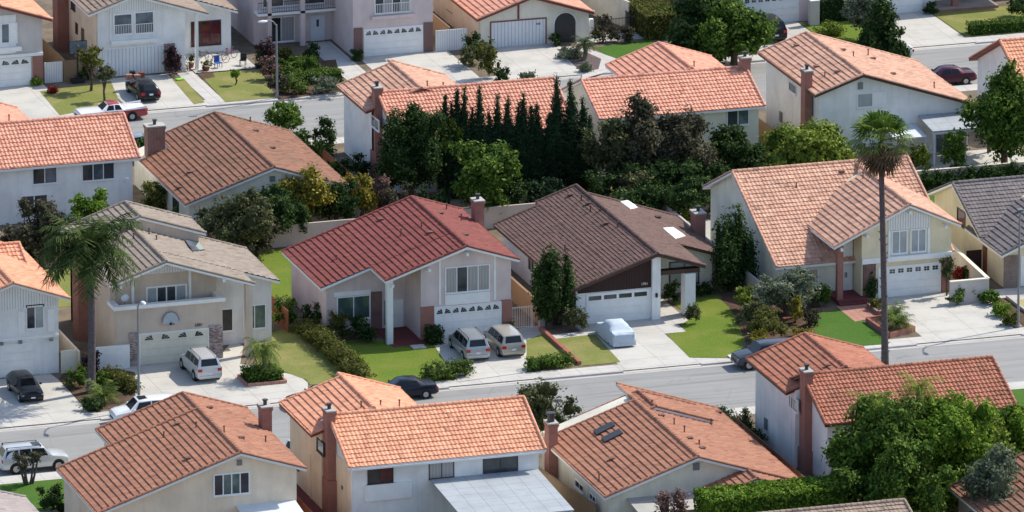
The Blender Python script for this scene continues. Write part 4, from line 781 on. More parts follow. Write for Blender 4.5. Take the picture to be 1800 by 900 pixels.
def foliage(lobes, dens, size, org, up=.25, core=True, fill=.35, disp=1.):
    """lobes: (cx,cy,cz,rx,ry,rz). Leaf clumps spread through each lobe's outer volume, clipped above ground"""
    VV = []; FF = []; UU = []; n0 = 0
    for (cx, cy, cz, rx, ry, rz) in lobes:
        area = 4*math.pi*((rx*ry)**1.6+(rx*rz)**1.6+(ry*rz)**1.6)**(1/1.6)/3**(1/1.6); K = 9; nc = int(max(4, area*dens*1.15/K))
        d = RNG.normal(size=(nc, 3)); d /= np.linalg.norm(d, axis=1)[:, None]; R3 = np.array([rx, ry, rz]); O3 = np.array([cx, cy, cz])
        q = d*R3+O3; N = np.sin(q[:, 0]*2.1+q[:, 2]*1.3)*np.sin(q[:, 1]*1.9+.7)+.6*np.sin(q[:, 2]*3.1+q[:, 0]*1.7+1.)*np.sin(q[:, 1]*3.3)
        rad = 1-RNG.random(nc)**1.6*fill+.16*N*disp+.05*RNG.normal(size=nc); C = O3+d*rad[:, None]*R3; tone = np.clip(.5+.22*N+.25*RNG.normal(size=nc), 0, 1)
        C = np.repeat(C, K, 0)+RNG.normal(size=(nc*K, 3))*size*np.array([1.15, 1.15, .9]); d = np.repeat(d, K, 0); tone = np.repeat(tone, K)
        ok = C[:, 2] > .03; C = C[ok]; d = d[ok]; tone = tone[ok]; n = len(C)
        if n == 0: continue
        nrm = d+RNG.normal(size=(n, 3))*.65+np.array([0, 0, up]); nrm /= np.linalg.norm(nrm, axis=1)[:, None]
        t = np.cross(nrm, RNG.normal(size=(n, 3))); t /= np.linalg.norm(t, axis=1)[:, None]+1e-9; b = np.cross(nrm, t)
        s = size*(.5+.7*RNG.random(n))[:, None]
        V, F, U = leaves(C, np.stack([RNG.random(n), tone], 1), t*s, b*s*.62)
        VV.append(V); FF.append(F+n0); UU.append(U); n0 += len(V)
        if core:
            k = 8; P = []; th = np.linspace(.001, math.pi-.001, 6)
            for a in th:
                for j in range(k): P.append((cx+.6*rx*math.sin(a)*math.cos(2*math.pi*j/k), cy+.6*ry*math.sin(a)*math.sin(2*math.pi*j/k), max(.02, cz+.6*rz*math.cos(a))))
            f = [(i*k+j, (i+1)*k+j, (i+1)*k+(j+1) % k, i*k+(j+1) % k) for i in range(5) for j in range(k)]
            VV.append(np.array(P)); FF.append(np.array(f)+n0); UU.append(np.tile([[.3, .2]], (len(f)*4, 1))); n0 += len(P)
    return np.concatenate(VV)-org, np.concatenate(FF), np.concatenate(UU)
def fol_obj(name, lobes, mat, parent, dens=30, size=.15, **k):
    V, F, U = foliage(lobes, dens, size, ORG[parent], **k)
    me = mesh_np(name, V, F, L_[mat], None, U); o = bpy.data.objects.new(name, me); link(o, parent); ORG[o] = ORG[parent]; return o
def scale_at(P): return FPX/float((np.array(P)-CAMP).dot(FW))
def place(px, pyb, pyt, wpx):
    B = G(px, pyb, 0); T = PYp(px, pyt, B[1]); s = scale_at(B); return B, max(.3, T[2]), wpx/2/s
def round_lobes(B, h, r, h0=.2, n=9, jit=.5, sub=.5):
    """a lumpy crown: several separate big clumps round a small middle, dark gaps between them"""
    cz = (h+h0)/2; rz = (h-h0)/2; out = [(B[0], B[1], cz-.08*rz, r*.5, r*.5, rz*.6)]; n = max(6, int(n*.85))
    for i in range(n):
        a = i*2.4+RNG.normal()*.45; v = 1-1.9*(i+.4)/n+RNG.normal()*.12; v = max(-.85, min(1, v)); w = math.sqrt(max(0, 1-v*v)); q = .25+.20*RNG.random()
        k = (1-q)*(.92+.22*RNG.random()); zq = q*rz*(.95+.3*RNG.random()); x, y, z = B[0]+w*math.cos(a)*r*k, B[1]+w*math.sin(a)*r*k, max(h0*.5+.1, min(cz+v*rz*k, h-zq*.9))
        out.append((x, y, z, r*q, r*q, max(.14, zq)))
        for j in range(2): d = RNG.normal(size=3)*.55; p = .5+.2*RNG.random(); out.append((x+d[0]*r*q, y+d[1]*r*q, max(.1, z+abs(d[2])*zq*.8), r*q*p, r*q*p, max(.1, zq*p)))
    return out
def tree(name, label, px, pyb, pyt, wpx, mat='green', kind='round', group=None, disp=1., n=10, h0=.35, dens=26, size=.17, cat=None, trunk=True, bark='bark', depth=1.0):
    B, h, r = place(px, pyb, pyt, wpx); H = root(name, label, cat or ('tree' if trunk else 'shrub'), B, group)
    if kind == 'round':
        lb = round_lobes(B, h, r, h*h0, n)
        if depth != 1: lb = [(a, B[1]+(b-B[1])*depth, c, x, y*depth, z) for a, b, c, x, y, z in lb]
    elif kind == 'cone':
        lb = []; k = max(5, n)
        for i in range(k):
            f = i/(k-1); z = h*(h0+(1-h0)*f*.93); rr = r*(1-f)**.8*.75+.15
            for j in range(max(1, int(4*(1-f)+1))):
                a = RNG.random()*6.28; q = rr*.55*(1 if f < .95 else 0); lb.append((B[0]+q*math.cos(a), B[1]+q*math.sin(a), z, rr*.75, rr*.75, h/k*.95))
    elif kind == 'spire':                                   # ragged juniper: a few upright tongues
        lb = []
        for i in range(n):
            a = RNG.random()*6.28; q = r*.78*math.sqrt(RNG.random()); hh = h*(1-.62*(q/r)**1.0*RNG.random()-.08*RNG.random()) if i else h
            x, y = (B[0]+q*math.cos(a), B[1]+q*math.sin(a)) if i else (B[0], B[1]); rr = r*(.23+.10*RNG.random())
            z0 = h*h0*(.4+RNG.random()*.9); lb += [(x, y, z0+(hh-z0)*.35, rr, rr, (hh-z0)*.38), (x+RNG.normal()*.1, y, z0+(hh-z0)*.72, rr*.62, rr*.62, (hh-z0)*.30)]
    elif kind == 'cypress':
        lb = []
        for i in range(15):
            f = i/14; rr = r*min(1., .75+f*1.2, (1-f*.97)/.5)**.85*.95; lb.append((B[0]+RNG.normal()*.05, B[1]+RNG.normal()*.05, h*(.08+.80*f), max(.16, rr), max(.16, rr), h*.11))
        lb.append((B[0], B[1], h*.95, .10, .10, h*.06))
    if trunk:
        mb = MB(); tr = max(.05, r*.075+h*.008); top = h*(.75 if kind != 'round' else .6); w = B+np.array([RNG.normal()*.1, RNG.normal()*.1, top*.5]); e = np.array([B[0], B[1], top])
        mb.path([B-np.array([0, 0, .05]), w, e], [tr*1.25, tr, tr*.4])
        if kind == 'round':
            for l in lb[:6]: mb.path([w*.5+B*.5+np.array([0, 0, top*.2]), np.array(l[:3])], [tr*.55, tr*.15], 6)
        obj('trunk', mb, M_[bark], H)
    fol_obj('crown' if trunk else 'foliage', lb, mat, H, dens, size, disp=.25 if kind == 'cypress' else 1.); return H
def shrub(name, label, px, pyb, pyt, wpx, mat='green', group=None, n=6, dens=45, size=.10, **k):
    """a one-mesh bush that starts at the ground"""
    B, h, r = place(px, pyb, pyt, wpx); lb = round_lobes(B, h, r, .0, n, .5, .55); V, F, U = foliage(lb, dens, size, np.array(B))
    me = mesh_np(name, V, F, L_[mat], None, U); o = bpy.data.objects.new(name, me); link(o); o.location = B; return tag(o, label, k.get('cat', 'shrub'), group)
def hedge(name, label, px, w, h, mat='green', group=None, dens=55, size=.10, rag=.12, cat='hedge', top=None):
    """clipped hedge along ground points px, width w, height h"""
    P = [G(x, y)for x, y in px]; lb = []
    for i in range(len(P)-1):
        L = np.linalg.norm(P[i+1]-P[i]); k = max(1, int(L/(w*.45)))
        for j in range(k+(i == len(P)-2)):
            c = P[i]+(P[i+1]-P[i])*j/k; hh = h*(1+RNG.normal()*rag); lb.append((c[0]+RNG.normal()*rag*.3, c[1]+RNG.normal()*rag*.3, hh*.5, w*.55, w*.55, hh*.52))
    O = sum(P)/len(P); V, F, U = foliage(lb, dens, size, O); me = mesh_np(name, V, F, L_[mat], None, U); o = bpy.data.objects.new(name, me); link(o); o.location = O; return tag(o, label, cat, group)
def box_hedge(name, label, x0, x1, y0, y1, h, mat, group=None, cat='hedge', dens=60, size=.09, yaw=0):
    n = int(((x1-x0)*(y1-y0)+2*h*((x1-x0)+(y1-y0)))*dens); C = RNG.random((n, 3))*np.array([x1-x0, y1-y0, h]); f = RNG.integers(0, 5, n); D = np.zeros((n, 3))
    A = np.array([(x1-x0)*(y1-y0)*2, h*(x1-x0), h*(x1-x0), h*(y1-y0), h*(y1-y0)]); f = RNG.choice(5, n, p=A/A.sum())
    for k, (ax, v, dr) in enumerate(((2, h, 1), (1, 0, -1), (1, y1-y0, 1), (0, 0, -1), (0, x1-x0, 1))): C[f == k, ax] = v-dr*RNG.random((f == k).sum())*.14+.03*RNG.normal(size=(f == k).sum()); D[f == k, ax] = dr
    lump = np.sin(C[:, 0]*2.3+x0)*np.sin(C[:, 1]*2.6+1)*.6+.5*np.sin(C[:, 0]*4.7)*np.sin(C[:, 2]*3.9+C[:, 1]*2); C = C+D*(lump*.045*min(4., 1+h))[:, None]
    nrm = D+RNG.normal(size=(n, 3))*.6; nrm /= np.linalg.norm(nrm, axis=1)[:, None]; t = np.cross(nrm, RNG.normal(size=(n, 3))); t /= np.linalg.norm(t, axis=1)[:, None]; b = np.cross(nrm, t); s = size*(.6+.8*RNG.random(n))[:, None]
    O = np.array([(x0+x1)/2, (y0+y1)/2, 0]); C = C+np.array([x0, y0, 0])-O; C[:, 2] = np.maximum(C[:, 2], .04)
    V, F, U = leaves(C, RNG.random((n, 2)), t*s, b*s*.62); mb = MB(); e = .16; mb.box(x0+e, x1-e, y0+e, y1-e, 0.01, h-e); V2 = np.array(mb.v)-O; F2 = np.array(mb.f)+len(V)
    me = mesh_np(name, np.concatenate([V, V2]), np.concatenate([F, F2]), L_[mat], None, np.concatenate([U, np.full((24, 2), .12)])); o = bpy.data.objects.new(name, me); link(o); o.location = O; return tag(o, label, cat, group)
def frond(base, az, L, droop, rise, org, w=.30, k=9, leafn=2, solid=0):
    """feather frond: curved stem with drooping leaflets; returns quads"""
    C = []; p = np.array(base, float); d = np.array([math.cos(az), math.sin(az), rise]); pts = []
    for i in range(k+1): pts.append(p.copy()); st = d/np.linalg.norm(d)*L/k; p = p+st; d = d+np.array([0, 0, -droop/k*2.2])
    V = []; F = []; U = []; sd = np.array([-math.sin(az), math.cos(az), 0])
    for i in range(k):
        a, b = pts[i], pts[i+1]; f = i/k; ww = w*(.35+1.3*math.sin(math.pi*min(.97, f*.8+.15)))*L/3.2; rr = RNG.random()
        for s in (-1, 1):
            for m in range(leafn):
                q = a+(b-a)*m/leafn; q2 = a+(b-a)*(m+(solid or .55))/leafn; o = s*sd*ww*(1+.2*RNG.normal())+np.array([0, 0, -.45*ww*(1+.4*RNG.normal())])+(b-a)*.8
                n = len(V); V += [q, q2, q2+o, q2+o-(b-a)*.12]; F.append((n, n+1, n+2, n+3)); U += [(rr, .5+.5*RNG.random()*f)]*4
    for i in range(k):
        n = len(V); e = sd*.03; V += [pts[i]-e, pts[i]+e, pts[i+1]+e*.6, pts[i+1]-e*.6]; F.append((n, n+1, n+2, n+3)); U += [(.7, .6)]*4
    return np.array(V)-org, np.array(F), np.array(U)
def fronds_obj(name, H, mat, specs):
    VV, FF, UU, n = [], [], [], 0
    for s in specs:
        V, F, U = frond(*s[:5], ORG[H], **(s[5] if len(s) > 5 else {})); VV.append(V); FF.append(F+n); UU.append(U); n += len(V)
    me = mesh_np(name, np.concatenate(VV), np.concatenate(FF), L_[mat], None, np.concatenate(UU)); o = bpy.data.objects.new(name, me); link(o, H); ORG[o] = ORG[H]; return o
def queen_palm(name, label, B, h, L, n=26, mat='palm', tr=.2, bark='palmbark', dead=6, group=None, w=.3, solid=0):
    B = np.array(B, float); H = root(name, label, 'palm tree', B, group); mb = MB(); k = 7; P = [B+np.array([.12*math.sin(i*.5), 0, h*i/k-.05*(i == 0)]) for i in range(k+1)]; mb.path(P, [tr*(1.25 if i == 0 else 1-.25*i/k) for i in range(k+1)], 10)
    obj('trunk', mb, M_[bark], H, smooth=40); T = P[-1]; sp = []
    for i in range(n):
        f = i/n; rise = 1.7*(1-f)-.2+.12*RNG.normal(); sp.append((T+np.array([0, 0, .1]), i*2.4+RNG.normal()*.15, L*(.85+.25*RNG.random()), (.7+.45*f) if n > 40 else 1.0+.5*f, rise, dict(leafn=3, w=w, solid=solid)))
    fronds_obj('crown', H, mat, sp)
    if dead: fronds_obj('hanging_fronds', H, 'dead', [(T-np.array([0, 0, .2]), i*6.28/dead+RNG.normal()*.3, L*.5, .5, -1.6, dict(w=.25)) for i in range(dead)])
    return H
def sago(name, label, px, pyb, r, h=.3, n=22, mat='sedge', group=None, z=0., cat='palm'):
    B = G(px, pyb, z); H = root(name, label, cat, B, group); mb = MB(); mb.tube(B-np.array([0, 0, .05]), B+np.array([0, 0, h]), .2, .16, 8); obj('trunk', mb, M_['palmdark'], H)
    fronds_obj('crown', H, mat, [(B+np.array([0, 0, h]), i*2.4, r*(.8+.4*RNG.random()), .8, 1.7*(1-i/n)+.25, dict(w=.5, k=7, leafn=3)) for i in range(n)]); return H
def fan_palm(name, label, px, pyb, pyt, H_crown=2.0):
    B = G(px, pyb); T = PYp(px-8, pyt, B[1]); h = T[2]; H = root(name, label, 'palm tree', B); mb = MB(); k = 16; dx = T[0]-B[0]; P = [B+np.array([dx*(i/k)**1.3, 0, h*i/k]) for i in range(k+1)]; P[0] = P[0]-np.array([0, 0, .05])
    mb.path(P, [.34-.10*min(1, i/5)-.05*i/k for i in range(k+1)], 12); 
    for i in range(60):                                       # old leaf bases make the trunk rough
        f = i/60; q = B+np.array([dx*f**1.3, 0, h*f]); a = RNG.random()*6.28; r = .30-.08*f; mb.tube(q+np.array([r*.8*math.cos(a), r*.8*math.sin(a), 0]), q+np.array([(r+.09)*math.cos(a), (r+.09)*math.sin(a), .12]), .05, .02, 5)
    obj('trunk', mb, M_['palmdark'], H, smooth=40); C = P[-1]
    VV, FF, UU = [], [], []; n0 = [0]
    def fan(az, el, st, R, out):
        d = np.array([math.cos(az)*math.cos(el), math.sin(az)*math.cos(el), math.sin(el)]); c = C+d*st; sd = np.array([-math.sin(az), math.cos(az), 0]); u = np.cross(sd, d); V = []; F = []; rr = RNG.random()
        for j in range(13):
            t = (j-6)/6*1.75; a = d*math.cos(t)+sd*math.sin(t); t2 = t+.22; a2 = d*math.cos(t2)+sd*math.sin(t2); L = R*(.75+.25*math.cos(t*.6)); tip = c+a*L+np.array([0, 0, -.30*L*(.6+RNG.random()*.8)]); m1 = c+a*L*.62; m2 = c+a2*L*.62
            n = len(V); V += [c, m1, tip, m2]; F.append((n, n+1, n+2, n+3))
        n = len(V); e = sd*.025; V += [C-e, C+e, c+e, c-e]; F.append((n, n+1, n+2, n+3))
        out[0].append(np.array(V)-B); out[1].append(np.array(F)+out[3][0]); out[2].append(np.tile([[rr, RNG.random()]], (len(V), 1))); out[3][0] += len(V)
    g = ([], [], [], [0]); dd = ([], [], [], [0])
    for i in range(34): fan(i*2.4, 1.35-1.35*(i/34)+RNG.normal()*.08, H_crown*.55, H_crown*.52, g)
    for i in range(28): fan(i*2.4+.3, -.15-1.2*(i/28)**.7+RNG.normal()*.1, H_crown*.50, H_crown*.46, dd)
    for nm, q, m in (('crown', g, 'green'), ('dead_frond_skirt', dd, 'dead')):
        me = mesh_np(nm, np.concatenate(q[0]), np.concatenate(q[1]), L_[m], None, np.concatenate(q[2])); o = bpy.data.objects.new(nm, me); link(o, H); ORG[o] = ORG[H]
    return H
ORD = ['first', 'second', 'third', 'fourth', 'fifth', 'sixth', 'seventh', 'eighth', 'ninth', 'tenth', 'eleventh', 'twelfth', 'thirteenth', 'fourteenth', 'fifteenth', 'sixteenth', 'seventeenth', 'eighteenth']

# --- cypress row
for i, (px, pt) in enumerate(((783, 163), (794, 178), (804, 152), (817, 153), (831, 187), (843, 150), (860, 192), (874, 167), (893, 168), (912, 178), (920, 163), (934, 183), (944, 180), (966, 200), (978, 130), (1003, 140), (1024, 170), (1036, 200))):
    tree('cypress_tree', ORD[i]+' from the left in the row of slim dark cypresses behind the brown roof', px, 348-(px-783)*.045, pt, 35 if i not in (14, 15) else 42, 'cyp', 'cypress', 'slim dark cypresses in a row', dens=135, size=.075)
# --- back yard trees between the two rows
tree('pine_tree', 'tall dark spreading pine with bare lower trunk left of the cypress row', 722, 366, 183, 112, 'deep', 'round', n=20, h0=.10, dens=36, size=.13)
tree('slender_tree', 'thin young tree with pale green tufts in front of the dark pine', 790, 350, 204, 46, 'lime', 'round', n=6, h0=.45, dens=22, size=.12)
tree('broadleaf_tree', 'mid green leafy tree standing before the cypress row', 848, 392, 250, 132, 'green', 'round', n=14, h0=.12, dens=26, size=.18)
tree('broadleaf_tree', 'tall brownish dusty tree nearest the right end of the cypress row', 1138, 352, 182, 118, 'brown', 'round', n=15, h0=.10, dens=30, size=.16)
tree('broadleaf_tree', 'brownish dark tree in front of the cream house, right of the tallest brown one', 1212, 355, 200, 124, 'brown', 'round', n=14, h0=.10, dens=30, size=.16)
tree('broadleaf_tree', 'dark green bushy tree below the window of the cream house with salmon roof', 1290, 335, 226, 112, 'deep', 'round', n=12, h0=.08, dens=32, size=.15)
tree('broadleaf_tree', 'dark green tree between the last cypress and the dusty brown tree', 1085, 352, 205, 108, 'olive', 'round', n=11, h0=.08, dens=32, size=.15)
shrub('bush', 'dark bush behind the brown roof beneath the dusty brown trees', 1190, 378, 285, 210, 'deep', n=12, dens=30, size=.15)
shrub('bush', 'small yellow green bush beside the right slope of the brown roof', 1215, 392, 366, 40, 'lime', n=5)
tree('yellow_tree', 'yellow leaved tree in the back yard behind the red roof, larger one', 545, 408, 295, 100, 'yellow', 'round', n=11, h0=.15, dens=30, size=.14)
tree('yellow_tree', 'smaller thin yellow tree behind the red roof near its ridge', 635, 395, 303, 72, 'yellow', 'round', n=8, h0=.15, dens=26, size=.13)
tree('broadleaf_tree', 'brownish sparse tree right of the smaller yellow tree behind the red roof', 668, 390, 308, 64, 'pinkf', 'round', n=7, h0=.15, dens=22, size=.12)
tree('broadleaf_tree', 'dark green tree between the two yellow trees', 592, 405, 320, 90, 'deep', 'round', n=9, h0=.1, dens=34, size=.13)
tree('broadleaf_tree', 'dark bluish green tree left of the larger yellow tree', 482, 432, 322, 96, 'deep', 'round', n=11, h0=.1, dens=34, size=.14)
tree('olive_tree', 'grey brown feathery tree at the back of the taupe roofed house', 422, 466, 342, 124, 'olive', 'round', n=13, h0=.08, dens=32, size=.12)
shrub('bush', 'bright green low bush beside the grey brown feathery tree', 375, 422, 384, 36, 'bright', n=5)
shrub('bush', 'golden green bush against the corner of the white two storey house', 268, 378, 319, 66, 'moss', n=8)
shrub('bush', 'green bush by the street behind the square dark chimney', 250, 285, 235, 36, 'green', n=6)
tree('broadleaf_tree', 'dark bush tree behind the tall feather palm at left', 72, 482, 350, 104, 'brown', 'round', n=12, h0=.05, dens=32, size=.14)
tree('broadleaf_tree', 'bright green leafy tree rising behind the crown of the feather palm', 165, 440, 333, 76, 'bright', 'round', n=9, h0=.3, dens=28, size=.15)
tree('broadleaf_tree', 'rounded green street tree behind the brown roofed single storey', 503, 240, 178, 82, 'green', 'round', n=10, h0=.15, dens=36, size=.13)
shrub('clipped_shrub', 'dark upright clipped bush by the far kerb beside the green street tree', 572, 258, 205, 48, 'deep', n=8)
shrub('bush', 'low green bush below the rounded street tree', 530, 256, 228, 40, 'green', n=5); shrub('bush', 'dark low bush against the foot of the blue shaded white wall', 628, 312, 270, 60, 'deep', n=7)
tree('lime_tree', 'wide lime green tree beyond the orange cross gabled house', 1418, 330, 218, 168, 'lime', 'round', n=18, h0=.05, dens=26, size=.17)
shrub('bush', 'dark bush at the foot of the tall chimney of the pinkish brown gable', 1443, 262, 200, 84, 'deep', n=9)
tree('broadleaf_tree', 'big dark green tree at the right edge beside the patio cover', 1765, 300, 122, 112, 'green', 'round', n=18, h0=.1, dens=28, size=.17)
tree('broadleaf_tree', 'brownish topped tree left of the big dark tree at the right edge', 1738, 268, 150, 52, 'olive', 'round', n=8, h0=.15, dens=30, size=.14)
tree('broadleaf_tree', 'small dark green tree standing before the patio posts', 1678, 316, 222, 52, 'green', 'round', n=9, h0=.2, dens=34, size=.13)
shrub('bush', 'small light green bush left of the small tree at the patio', 1622, 305, 256, 34, 'lime', n=5)
hedge('hedge', 'long dark hedge beyond the grey tile roof at right', [(1628, 338), (1800, 322)], 1.1, 1.7, 'deep')
shrub('bush', 'dark bush in the side yard between grey roof and orange roof', 1700, 318, 285, 60, 'green', n=6)
# --- junipers by the brown-roofed house
tree('juniper_tree', 'twisted dark juniper left of the white garage under the brown roof', 966, 578, 432, 104, 'deep', 'spire', n=11, h0=.22, dens=60, size=.11)
tree('juniper_tree', 'dark juniper at the shaded left wall of the orange cross gabled house', 1290, 512, 362, 84, 'deep', 'spire', n=12, h0=.05, dens=60, size=.11)
shrub('bush', 'brownish green bush at the corner of the white multi pane garage', 1012, 582, 540, 46, 'olive', n=6)
shrub('bush', 'rust tinged spiky bush at the foot of the white porch column', 1216, 570, 532, 28, 'olive', n=4, size=.08)
shrub('bush', 'dark bush beside the entry of the brown roofed house', 1180, 532, 490, 28, 'deep', n=5); shrub('bush', 'low dark bush row under the white blind window', 1235, 518, 500, 48, 'deep', n=5)
# --- mixed bed left of the green lawn
tree('olive_tree', 'large silvery grey green tree in the bed before the orange cross gabled house', 1382, 552, 473, 112, 'grey', 'round', n=15, h0=.1, dens=36, size=.11)
shrub('bush', 'bright green bush at the left of the silvery tree', 1312, 548, 502, 46, 'lime', n=6); shrub('bush', 'olive brown bush left end of the mixed bed by the lawn', 1318, 580, 528, 60, 'olive', n=7); shrub('bush', 'large olive green bush in front of the silvery tree', 1352, 598, 545, 80, 'moss', n=9)
shrub('bush', 'small upright golden conifer bush in the mixed bed', 1400, 570, 518, 22, 'yellow', n=5); shrub('clipped_shrub', 'dark flat topped clipped bush at the right of the mixed bed', 1428, 572, 544, 34, 'brown', n=5); shrub('bush', 'green bush under the left window of the orange cross gabled house', 1440, 538, 498, 44, 'green', n=6)
shrub('flowers', 'small clump of yellow flowers at the front of the mixed bed', 1408, 592, 576, 34, 'yellow', n=5, cat='flowers'); shrub('bush', 'low bush with golden leaves at the street end of the mixed bed', 1335, 612, 578, 34, 'yellow', n=4)
tree('topiary', 'tiered dark topiary shrub beside the garage brick pier', 1530, 525, 470, 26, 'deep', 'cypress', dens=60, size=.09, cat='shrub')
sago('sago_palm', 'upper spiky sago palm in the brick planter behind the tall palm trunk', 1571, 566, 1.25, .5); sago('sago_palm', 'lower spiky sago palm in the brick planter nearest the street', 1578, 583, 1.3, .6)
shrub('bush', 'pale small bush in the low brick bed by the pink path', 1543, 545, 522, 30, 'moss', n=4); shrub('bush', 'lime green bush against the low block wall right of the garage', 1712, 528, 492, 32, 'lime', n=6); shrub('bush', 'dark leafy bush with pale flowers at the block wall', 1682, 535, 505, 34, 'green', n=6)
shrub('bush', 'red leaved plant inside the walled planter', 1685, 500, 470, 22, 'red', n=4); shrub('bush', 'green plant inside the walled planter beside the red one', 1702, 498, 468, 24, 'green', n=4); tree('slender_tree', 'thin creeper tree at the right brick pier of the white garage', 1664, 520, 448, 20, 'olive', 'round', n=5, h0=.3, dens=24, size=.1)
for i, (x, y, m, t) in enumerate(((1740, 535, 'green', 'green tuft at the head of the narrow bed beside the wide driveway'), (1760, 556, 'bright', 'small round green bush midway along the narrow bed'), (1778, 572, 'moss', 'brownish tuft at the street end of the narrow bed'))): shrub('tuft', t, x, y, y-21, 30, m, n=9, size=.12)
# --- red-roofed house front
hedge('hedge', 'long wavy hedge between the two lawns, running down to the street', [(535, 585), (570, 612), (600, 638), (632, 668)], 1.7, 1.25, 'moss', rag=.10, dens=85, size=.085)
shrub('clipped_shrub', 'round green clipped bush by the wall left of the wavy hedge', 502, 575, 520, 44, 'green', n=7); shrub('clipped_shrub', 'wider light green clipped bush next to the tan porch', 462, 585, 545, 44, 'bright', n=6); shrub('clipped_shrub', 'small light bush under the greenish entry window', 440, 580, 552, 28, 'bright', n=4)
shrub('bush', 'yellow green bush on thin stems under the big front window', 593, 592, 550, 38, 'moss', n=5); shrub('bush', 'dark shaded bush below the big front window', 635, 600, 556, 66, 'deep', n=8); shrub('bush', 'dark bush at the left corner of the pinkish house', 552, 575, 535, 40, 'deep', n=6)
box_hedge('clipped_shrub', 'square dark clipped bush at the left brick pier of the pinkish house', -12.95, -11.75, -20.8, -19.5, 1.25, 'deep', cat='shrub'); shrub('clipped_shrub', 'low yellowish clipped bush right of the white fan light garage', 890, 585, 563, 30, 'moss', n=5)
hedge('grass_hedge', 'grassy hedge at the kerb left of the two minivans', [(757, 668), (815, 660)], 1.5, 1.3, 'sedge', size=.09, rag=.05, dens=90); hedge('grass_hedge', 'grassy hedge at the kerb right of the two minivans', [(936, 650), (992, 643)], 1.4, 1.0, 'green', size=.08, rag=.04, dens=90)
# --- left front gardens
shrub('clipped_shrub', 'round green bush nearest the white garage at left', 135, 680, 645, 44, 'green', n=7); shrub('bush', 'reddish brown round bush behind the feather palm trunk', 163, 660, 620, 36, 'purple', n=6); hedge('hedge', 'reddish topped low hedge beside the silver car driveway', [(195, 668), (232, 690)], 1.3, 1.1, 'moss')
sago('sago_palm', 'spiky sago palm in the bed under the feather palm', 182, 705, 1.5, .3); shrub('bush', 'dark ground bush at the street end of the left bed', 165, 722, 700, 50, 'deep', n=6, cat='shrub'); shrub('bush', 'small green bush beside the feather palm trunk', 178, 680, 655, 30, 'green', n=5)
queen_palm('feather_palm', 'tall feather palm with thick grey trunk and drooping crown at left', G(160, 690), 10.7, 4.4, 54, tr=.30, bark='palmdark', w=.36, solid=.72, dead=10)
queen_palm('feather_palm', 'short palm in the square hedge planter on the wide driveway', G(463, 668), 2.1, 1.9, 26, tr=.2, dead=0, w=.4, mat='sedge')
fan_palm('fan_palm', 'very tall fan palm with brown skirt and bare trunk at the street', 1556, 700, 250, 2.6)
# --- nearest rows
tree('broadleaf_tree', 'sparse grey olive tree between the two orange roofs at the near street', 958, 778, 668, 112, 'olive', 'round', n=12, h0=.08, dens=26, size=.12)
tree('broadleaf_tree', 'huge dense green tree in front of the rust tiled white house', 1545, 925, 708, 190, 'green', 'round', n=22, h0=.06, dens=30, size=.17); tree('broadleaf_tree', 'large green tree joining the huge one on its right', 1655, 915, 688, 180, 'bright', 'round', n=20, h0=.08, dens=28, size=.17)
tree('broadleaf_tree', 'dark green tree at the right edge below the rust roof', 1785, 870, 712, 110, 'bright', 'round', n=12, h0=.1, dens=30, size=.16); queen_palm('feather_palm', 'yellow green drooping palm between the big green trees and the right edge', G(1745, 880), 3.6, 2.6, 26, mat='lime', dead=0, w=.45); queen_palm('feather_palm', 'light green palm poking above the left crown of the huge tree', G(1530, 915), 8.2, 2.2, 18, mat='lime', dead=0, w=.4)
queen_palm('feather_palm', 'light green palm poking above the top of the huge tree', G(1612, 905), 9.0, 2.0, 18, mat='lime', dead=0, w=.4); tree('olive_tree', 'grey green feathery tree in the bottom right corner', 1755, 960, 790, 120, 'grey', 'round', n=14, h0=.1, dens=30, size=.13); shrub('bush', 'dark grey bush right of the bright hedge at the bottom', 1440, 915, 845, 110, 'deep', n=10, dens=34, size=.13); shrub('bush', 'greyish green bush under the huge tree at the bottom edge', 1640, 925, 860, 120, 'olive', n=10, dens=34, size=.13)
box_hedge('hedge', 'bright green wide hedge at the bottom edge below the pale orange roof', -9.6, .3, -74.4, -71.4, 4.1, 'bright', dens=80, size=.13); shrub('bush', 'pale flowering bush left of the bright hedge', 1185, 966, 868, 84, 'pinkf', n=7); shrub('bush', 'small green bush at the foot of the cream wall', 1075, 912, 884, 60, 'green', n=6)
shrub('bush', 'dark leafy bush with white flowers beside the beige wall at bottom left', 92, 905, 852, 60, 'deep', n=7); hedge('hedge', 'dark hedge strip along the kerb beside the white side wall', [(1262, 745), (1330, 790)], 1.4, 1.3, 'deep'); tree('slender_tree', 'small upright cypress like bush by the blue shaded wall', 1311, 762, 718, 22, 'olive', 'cypress', dens=50, size=.1)
B = G(50, 852); H = root('topiary_tree', 'topiary tree of several bare stems with round dark tufts at bottom left', 'tree', B); mb = MB(); lb = []
for dx, dz, a in ((-.7, 2.1, 0), (-.2, 1.7, .3), (.35, 2.2, -.3), (.8, 2.0, .2), (-.45, 1.5, -.4), (.5, 1.6, .4)): T = B+np.array([dx, a, dz]); mb.path([B+np.array([dx*.35, 0, -.03]), B+np.array([dx*.8, a, dz*.6]), T], [.09, .07, .05]); lb.append((*T, .42, .42, .32))
obj('trunk', mb, M_['palmdark'], H); fol_obj('crown', lb, 'brown', H, 90, .07)
